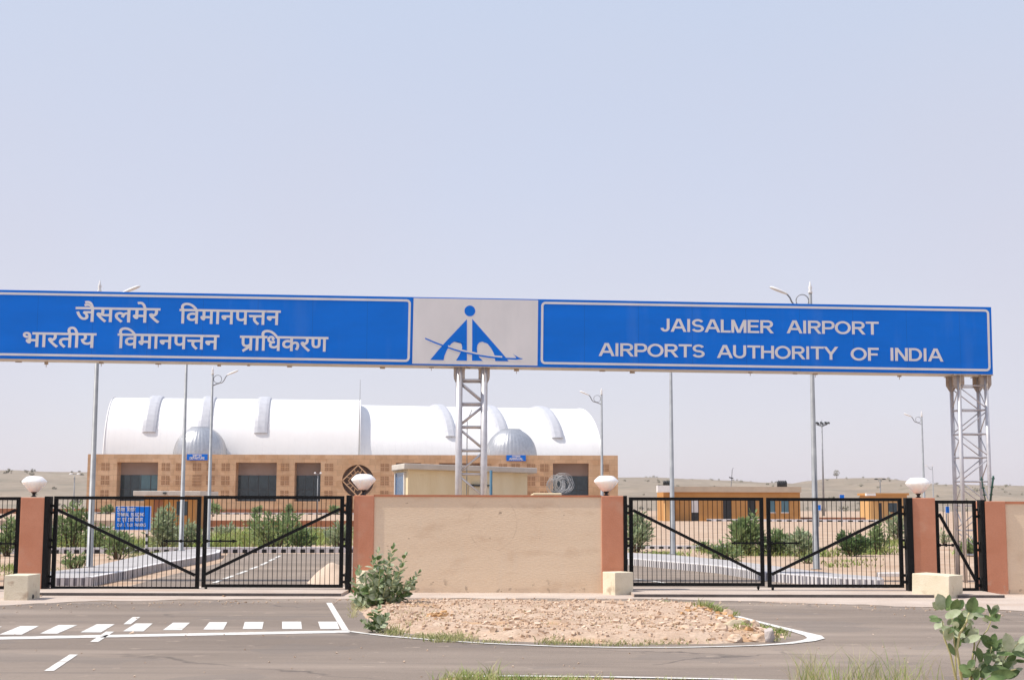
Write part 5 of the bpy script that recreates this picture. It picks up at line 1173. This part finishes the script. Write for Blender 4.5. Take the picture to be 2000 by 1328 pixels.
for i, a in enumerate((
    (108,172,984,1071,'tall dark green shrub left of the blue direction sign, behind the gate hinge post',S,900,.16),
    (158,232,1030,1072,'low green shrub between the nearest lamp post and the blue direction sign',S,600,.14),
    (292,352,996,1073,'pale grey green oleander shrub touching the right edge of the blue direction sign',SP,1300,.15),
    (338,392,1018,1070,'pale green shrub in front of the right corner of the orange booth',SP,700,.15),
    (118,172,1082,1110,'small yellowish green bush near the foot of the nearest street lamp',S,420,.09),
    (196,262,1036,1092,'dark green bush under the left post of the blue direction sign',S,600,.12),
    (472,604,998,1072,'broad loose green shrub in the middle behind the gate leaf with the sand pile',S,1500,.15),
    (560,612,1030,1073,'dense dark bush low at the right side of the broad loose shrub',SD,500,.13),
    (636,684,1018,1073,'pale bush close behind the gate hinges by the long wall',SP,600,.14),
    (418,462,1026,1050,'small round grey green bush near the lower red planter wall',SP,250,.16),
    (-8,36,1020,1086,'dark leafy shrub behind the outermost gate leaf',S,700,.14),
    (1206,1278,1004,1078,'broad leaved grey green shrub behind the hinges next to the razor wire side',SP,900,.16),
    (1412,1496,1008,1084,'large bushy green shrub left of the meeting stiles of the wide gate',S,1400,.16),
    (1488,1548,1034,1084,'dense green shrub right of the meeting stiles of the wide gate',S,900,.15),
    (1540,1590,1034,1086,'light green leggy shrub beside the tall lamp post of the wide gate',SP,600,.14),
    (1378,1446,1062,1102,'low spreading bush on the sand in front of the large bushy shrub',S,600,.11),
    (1640,1692,1038,1086,'dark round shrub behind the right wide gate leaf',SD,900,.14),
    (1698,1732,1024,1082,'narrow upright green shrub next to the dark round shrub',S,500,.13),
    (1734,1768,1004,1056,'pale feathery shrub below the small ochre kiosk',SP,500,.18),
    (1876,1912,1052,1086,'small green bush behind the pedestrian gate hinges',S,400,.12),
    (1836,1852,1040,1064,'tiny pale bush behind the pedestrian gate latch',SP,140,.12),
    (1362,1385,1060,1078,'tiny sparse sapling on the sand right of the lamp post before the guard house',S,160,.10),
    (1556,1600,1083,1100,'thin low weed clump at the foot of the tall lamp post of the wide gate',S,160,.08),
    (60,108,1020,1072,'leafy shrub half hidden behind the terracotta pillar with the block',S,600,.15))):
    shrub(a[0]-5, a[1]+5, a[2]-3, *a[3:6], int(a[6]*.85), a[7]*1.35, seed=20+i)
for i, (x0_, x1_, y0_, y1_, d, z, lab) in enumerate(((396,436,992,1016,150,.46,'bright green sapling on the sand terrace behind the street lamp of the dome'), (556,572,986,1003,183,.46,'little green bush before the terminal wall behind the broad loose shrub'),
    (642,664,990,1006,183,.46,'little green bush before the terminal under the round window'), (494,512,984,1000,183,.46,'little green bush before the terminal below its wide middle window'), (200,222,978,996,183,.46,'bright green bush before the terminal left of the blue direction sign'))):
    shrub(x0_, x1_, y0_, y1_, lab, S, n=160, leaf=.5, seed=70+i, dist=d, z0=z)

# ------------------------------------------------------------------ the two leafy milkweed bushes in front
def big_leaf(mb, p, d, up, L, wd, rng, mi=0):
    d = d.normalized(); s = d.cross(up)
    s = s.normalized() if s.length > 1e-4 else d.orthogonal().normalized()
    n = s.cross(d); N = 6; vs = []
    curl = rng.uniform(-.18,.22)
    for i in range(N+1):
        t = i/N; w_ = wd*.5*(math.sin(math.pi*min(1, t*.93+.055)))**.62 * (1 if t < .97 else .2)
        c = p + d*L*t + n*(curl*L*(t*t - t*.2)); e = n*w_*.28
        vs += [c - s*w_ + e, c, c + s*w_ + e]
    mb.add(vs, [(3*i+j, 3*i+j+1, 3*i+j+4, 3*i+j+3) for i in range(N) for j in (0,1)], mi, True)
def milkweed(base, stems, label, leafL, mt, seed, start=.2, gap=.05, rad=.014, name='milkweed_bush'):
    rg = random.Random(seed); t = thing(name, base, label, 'bush'); b = MB(); m = MB()
    for st in stems:
        pts = [Vector(p) for p in st]; L = [0]
        for a, c in zip(pts, pts[1:]): L.append(L[-1] + (c-a).length)
        b.tube(pts, [rad*(1-.6*q/L[-1]) for q in L], 7); s = start*L[-1]; k = 0; ph = rg.uniform(0,6.28)
        while s < L[-1]:
            i = max(j for j in range(len(L)) if L[j] <= s); i = min(i, len(pts)-2); q = (s-L[i])/(L[i+1]-L[i]); p = pts[i].lerp(pts[i+1], q); ax = (pts[i+1]-pts[i]).normalized()
            o1 = ax.orthogonal().normalized(); o2 = ax.cross(o1); a = ph + k*math.pi/2 + rg.uniform(-.3,.3)
            f = 1 - .45*(s/L[-1])**4
            for sg_ in (1,-1):
                r = o1*math.cos(a)*sg_ + o2*math.sin(a)*sg_
                d = r*rg.uniform(.7,1) + ax*rg.uniform(.35,.9) + Vector((0,0,rg.uniform(-.1,.25)))
                Lf = leafL*f*rg.uniform(.75,1.2)
                big_leaf(m, p + r*rad, d, ax + r*.01 + Vector((rg.gauss(0,.3),rg.gauss(0,.3),rg.gauss(0,.2))), Lf, Lf*rg.uniform(.6,.82), rg, 0 if rg.random() < .34 else 1)
            s += gap*rg.uniform(.8,1.25); k += 1
        for j in range(2):
            a = rg.uniform(0,6.28); d = ax + o1*math.cos(a)*.4 + o2*math.sin(a)*.4; big_leaf(m, pts[-1], d, o1, leafL*.6, leafL*.33, rg, j)
    b.build('stem', M['stem'], t); m.build('foliage', mt, t)
LM = [M['leafA'], M['leafB']]
bs = G(735,1188); Yb_ = bs.y; rg = random.Random(5)
def stem_to(px, py, dy, x0=None, sag=.12):
    e = P(px, py, Yb_+dy); s0 = G(x0 if x0 else 722+(px-690)*.22, 1188); s0.z = -.02; mid = s0.lerp(e, .5) + Vector((0, 0, -sag*.3)) + Vector(((e.x-s0.x)*.12,0,0)); return [s0, s0.lerp(mid,.5)+Vector((0,0,.02)), mid, mid.lerp(e,.55), e]
milkweed(bs, [stem_to(x,y,d) for x,y,d in ((738,1077,.05),(728,1092,-.1),(767,1069,.1),(760,1095,-.15),(790,1086,.0),(784,1106,-.2),(816,1119,.1),(806,1132,-.1),(700,1112,0),(692,1136,.1),(690,1160,-.15),(712,1128,-.25),
    (742,1115,-.3),(770,1124,-.3),(793,1140,-.25),(720,1150,-.35),(752,1148,-.35),(778,1152,-.3),(704,1150,.2),(748,1100,.2),(700,1172,-.3),(735,1165,-.4),(765,1168,-.3))],
    'big grey green leafy bush in front of the terracotta end of the long beige wall', .15, LM, 3, .25, .064, .011)
bs2 = G(737,1234)
def st2(px, py, dy):
    e = P(px, py, bs2.y+dy); s0 = bs2 + Vector((rg.uniform(-.05,.05), rg.uniform(-.05,.05), -.02)); mid = s0.lerp(e,.5) + Vector((0,0,.04)); return [s0, mid, e]
milkweed(bs2, [st2(x,y,d) for x,y,d in ((738,1190,0),(728,1198,.1),(752,1204,-.1),(712,1214,0),(722,1220,-.1),(745,1215,-.15),(734,1210,.1))], 'small low leafy bush at the roadside corner of the rubble island', .12, LM, 6, .2, .05, .008)
bs3 = G(1902,1338); Yf = bs3.y; root = [1890,1900,1910,1915,1905]
def st3(pts, dy, rx=0):
    out = [bs3 + Vector((rx,dy*.3,-.02))]
    for i, (px, py) in enumerate(pts): out.append(P(px, py, Yf + dy*(.5+.5*(i+1)/len(pts))))
    return out
front = thing('milkweed_bush', bs3, 'tall milkweed bush with bare lower stems and large round leaves, nearest to the viewer', 'bush')
b = MB(); m = MB(); rg = random.Random(9)
for pts, dy, rx, r in ((((1867,1326),(1856,1276),(1844,1245),(1841,1212)),.0,-.12,.013), (((1878,1326),(1869,1268),(1874,1237),(1887,1216),(1893,1196)),-.1,-.1,.016), (((1895,1322),(1897,1300),(1903,1262),(1903,1224)),.1,-.03,.014),
        (((1903,1300),(1908,1262),(1918,1242),(1929,1229),(1935,1214),(1933,1197)),.15,-.02,.008), (((1921,1315),(1930,1290),(1937,1262)),-.05,.05,.012), (((1936,1323),(1955,1297),(1971,1273),(1990,1254)),.05,.08,.012),
        (((1940,1327),(1960,1312),(1985,1306)),-.2,.1,.01), (((1867,1327),(1866,1280),(1862,1230),(1858,1190)),.1,-.11,.011)):
    q = st3(pts, dy, rx); b.tube(q, [r*(1-.5*i/(len(q)-1)) for i in range(len(q))], 8)
b.build('stem', M['stem'], front)
for px, py, dx, dz, L, wd, mi, dy in (       # leaves: where the stalk starts, which way it points, length and breadth in photo pixels
    (1842,1190,-.35,1,30,20,1,0),(1850,1186,.3,1,24,9,0,-.1),(1838,1186,-.8,.4,22,15,1,.1),(1862,1194,.2,1,26,16,0,-.1),(1868,1190,.6,.8,22,13,0,.1),(1870,1182,.9,.6,14,9,0,0),
    (1846,1204,.8,.25,30,15,1,-.2),(1840,1210,-1,-.1,22,9,0,0),(1842,1216,-1,-.5,22,15,1,.1),(1872,1206,.3,-.6,26,15,0,0),(1884,1208,-.9,-.25,30,13,0,.1),
    (1893,1194,.4,1,28,19,0,-.1),(1897,1196,1,.25,26,14,0,0),(1893,1196,-.5,.9,18,8,1,.1),(1900,1200,1,-.15,24,10,1,-.15),(1886,1206,-1,.5,20,9,0,.1),(1903,1210,.4,.8,16,8,0,0),(1902,1218,-.6,.3,18,9,1,.1),
    (1850,1226,.2,-1,24,17,1,-.1),(1858,1232,.9,-.5,26,17,1,0),(1866,1226,1,0,20,12,0,0),(1848,1238,-.6,.3,14,8,1,.1),(1872,1240,-.2,-1,24,14,0,.1),(1852,1256,.4,-.9,24,12,0,-.1),
    (1880,1248,.5,1,34,18,1,.1),(1884,1252,1,.3,30,13,1,-.1),(1892,1246,.8,.8,24,15,1,0),(1904,1244,1,0,20,8,0,0),(1900,1250,-.9,-.2,22,9,0,.1),
    (1934,1200,.7,.5,20,9,0,0),(1934,1198,-.3,1,18,9,0,.1),(1940,1196,.4,1,18,12,1,.1),(1933,1206,.9,-.4,18,8,0,-.1),(1930,1216,-.9,.6,16,6,0,0),(1936,1222,1,-.3,13,6,0,0),
    (1937,1264,-.7,.8,30,17,0,0),(1938,1262,.3,1,24,12,0,.1),(1930,1272,-.2,-1,24,13,0,-.1),(1938,1270,.9,.6,36,15,0,.1),(1920,1286,-.9,.7,22,9,0,0),(1916,1292,-.2,1,26,12,0,-.1),(1942,1280,.7,-.8,24,15,1,.1),
    (1946,1276,1,-.1,30,13,0,-.1),(1947,1272,.9,.35,32,19,1,.1),(1958,1294,-.3,1,34,16,1,0),(1962,1290,.6,-.6,20,11,1,.1),(1972,1272,-.2,.9,34,20,1,-.1),(1974,1270,.9,.5,30,18,1,.1),(1976,1276,1,-.1,30,12,0,0),(1990,1254,.7,.5,20,12,1,0),(1985,1266,.9,-.2,22,12,1,.1),
    (1895,1316,-.5,.5,24,16,0,-.2),(1892,1304,.5,.7,18,12,0,-.2),(1897,1312,-.9,-.4,22,11,0,0),(1930,1304,.9,-.2,44,15,0,-.2),(1935,1318,.8,.1,42,16,0,-.25),(1945,1312,.9,.5,34,12,0,0),(1920,1324,.5,.7,28,14,0,-.2),(1962,1322,.9,.4,30,15,0,0),(1925,1330,.9,.2,36,14,0,-.3),(1910,1322,-.6,.6,24,12,0,0),(1975,1312,.9,.2,22,11,1,.1),(1905,1330,.3,.9,22,12,0,-.2)):
    k = Yf/FPX; p = P(px, py, Yf+dy); d = Vector((dx, rg.uniform(-.5,.35), dz)); d.normalize()
    up = Vector((rg.gauss(0,.35), -1+rg.gauss(0,.25), .55+rg.gauss(0,.3)))
    big_leaf(m, p, d, up, L*k*1.08, wd*k*1.2, rg, mi)
for px, py, sx, sy, cnt in ((1862,1200,26,22,16),(1866,1232,22,20,12),(1892,1208,16,14,8),(1936,1206,9,12,5),(1935,1278,24,18,14),(1965,1288,24,16,11),(1940,1314,40,14,26),(1898,1318,16,12,10),(1982,1264,12,12,6)):
    for _ in range(cnt):
        k = Yf/FPX; p = P(px+rg.gauss(0,.5)*sx, py+rg.gauss(0,.5)*sy, Yf+rg.uniform(-.12,.22)); d = Vector((rg.gauss(0,1), rg.gauss(0,.7), rg.gauss(.3,.6))).normalized(); L = rg.uniform(11,24)
        big_leaf(m, p, d, Vector((rg.gauss(0,.5), -1+rg.gauss(0,.5), .5+rg.gauss(0,.5))), L*k, L*k*rg.uniform(.5,.75), rg, 0 if rg.random() < .5 else 1)
m.build('foliage', LM, front)

# ------------------------------------------------------------------ grass
def blades(zones, label, mt, seed, wd=.006):
    rg = random.Random(seed); m = MB()
    for px, py, sx, sy, n, h in zones:                # photo position of the patch middle, half sizes in photo pixels, blades, height (m)
        for _ in range(n):
            while True:
                a, c = rg.gauss(0,.5), rg.uniform(-1,1)
                if abs(a) < 1.2: break
            p = G(px+a*sx, py+c*sy); z = mound_z(p.x,p.y) if isl and inside(p.x,p.y,isl) else 0
            p.z = max(z,0) - .01; hh = h*rg.uniform(.35,1.15); ln = Vector((rg.gauss(0,.35), rg.gauss(0,.3), 1)); s = Vector((rg.uniform(-1,1), rg.uniform(-1,1), 0)).normalized()*wd*(1+p.y*.012)
            q = p + ln*hh*.55; e = p + Vector((ln.x*1.6, ln.y*1.6, .95))*hh
            mi = 0 if rg.random() < .6 else 1
            m.add([p-s, p+s, q+s*.7, q-s*.7, e], [(0,1,2,3),(3,2,4)], mi)
    return tag(m.build('grass', mt, kind='stuff'), label, 'grass')
GM = [M['grass'], M['dry']]
M['fresh'] = mat('fresh_grass', (.16,.25,.05), .8, (.30,.36,.09), scale=2)
blades(((930,1332,75,6,620,.12),(1010,1331,60,5,400,.09),(1100,1330,90,4,420,.08),(905,1332,30,8,120,.16),(958,1328,14,6,40,.2),(1300,1336,160,5,260,.08)), 'green and straw coloured grass on the near road verge', [M['fresh'], M['dry']], 1, .004)
blades(((1600,1336,46,8,80,.30),(1640,1340,70,6,60,.34),(1720,1338,80,8,70,.28),(1780,1340,60,7,60,.32),(1570,1338,26,6,40,.36),(1680,1338,70,6,60,.40),(1590,1336,10,4,14,.55),(1760,1338,40,5,40,.45)), 'tall wispy grass on the near verge before the tip of the island', [M['fresh'], M['dry']], 2, .0022)
blades(((880,1250,45,5,420,.10),(830,1245,40,4,220,.07),(770,1236,26,6,260,.09),(1075,1256,26,4,160,.07),(1130,1258,40,3,140,.06),(1210,1260,60,3,160,.06),(1300,1258,80,3,160,.05),(1500,1250,30,4,120,.08),(960,1255,50,3,140,.06)), 'short green and yellow grass along the front edge of the rubble island', GM, 3)
blades(((1392,1200,30,3,420,.15),(1422,1202,18,3,200,.10),(1340,1180,30,4,200,.05),(1300,1176,26,3,110,.04)), 'bright yellow green grass clump at the back corner of the rubble island', [M['fresh'], M['dry']], 4)
blades(((1520,1238,22,6,220,.09),(1488,1228,18,4,90,.08),(1450,1238,16,4,100,.07)), 'green weeds among the rocks at the tip of the island', [M['fresh'], M['grass']], 5)
blades(((700,1186,18,8,160,.10),(690,1200,10,8,60,.08)), 'dry straw at the foot of the big leafy bush', [M['dry'], M['dry']], 6)
blades(((950,1215,200,28,260,.05),(1200,1222,220,26,260,.05),(800,1210,60,20,120,.07)), 'sparse dry grass wisps scattered over the rubble', [M['dry'], M['grass']], 10, .004)
isl_keep = isl; isl = None
blades(((250,1065,200,7,1500,.40),(480,1055,90,14,1500,.40),(560,1050,140,16,1700,.38),(620,1052,80,14,900,.38),(420,1062,40,8,700,.4),(140,1060,60,8,700,.42)), 'green grass strip between the striped kerb and the lower planter wall', [M['fresh'], M['grass']], 7, .016)
blades(((130,1124,40,3,300,.12),(60,1120,60,5,300,.15),(20,1110,30,5,200,.15),(300,1085,60,5,300,.15)), 'green weeds along the pavement behind the nearest lamp post', [M['fresh'], M['grass']], 8, .009)
blades(((1300,1084,50,3,300,.16),(1400,1075,60,8,400,.22),(1480,1080,60,6,500,.25),(1580,1082,70,6,500,.25),(1700,1078,60,6,500,.25),(1660,1100,60,8,120,.15),(1890,1080,30,4,200,.2),(1750,1062,40,6,300,.25)), 'patchy green grass among the shrubs behind the wide gate', [M['fresh'], M['grass']], 9, .014)
isl = isl_keep

# ------------------------------------------------------------------ dusty air
hz = MB(); hz.box(-900, 900, -40, 1600, -1.2, 34)
hm = bpy.data.materials.new('haze'); hm.use_nodes = True; hn = hm.node_tree.nodes; hn.clear()
ho = hn.new('ShaderNodeOutputMaterial'); hv = hn.new('ShaderNodeVolumePrincipled'); hm.node_tree.links.new(hv.outputs[0], ho.inputs['Volume'])
hv.inputs['Color'].default_value = (.93,.92,.95,1); hv.inputs['Density'].default_value = .00013; hv.inputs['Anisotropy'].default_value = .2
hz.build('haze', hm, kind='stuff')
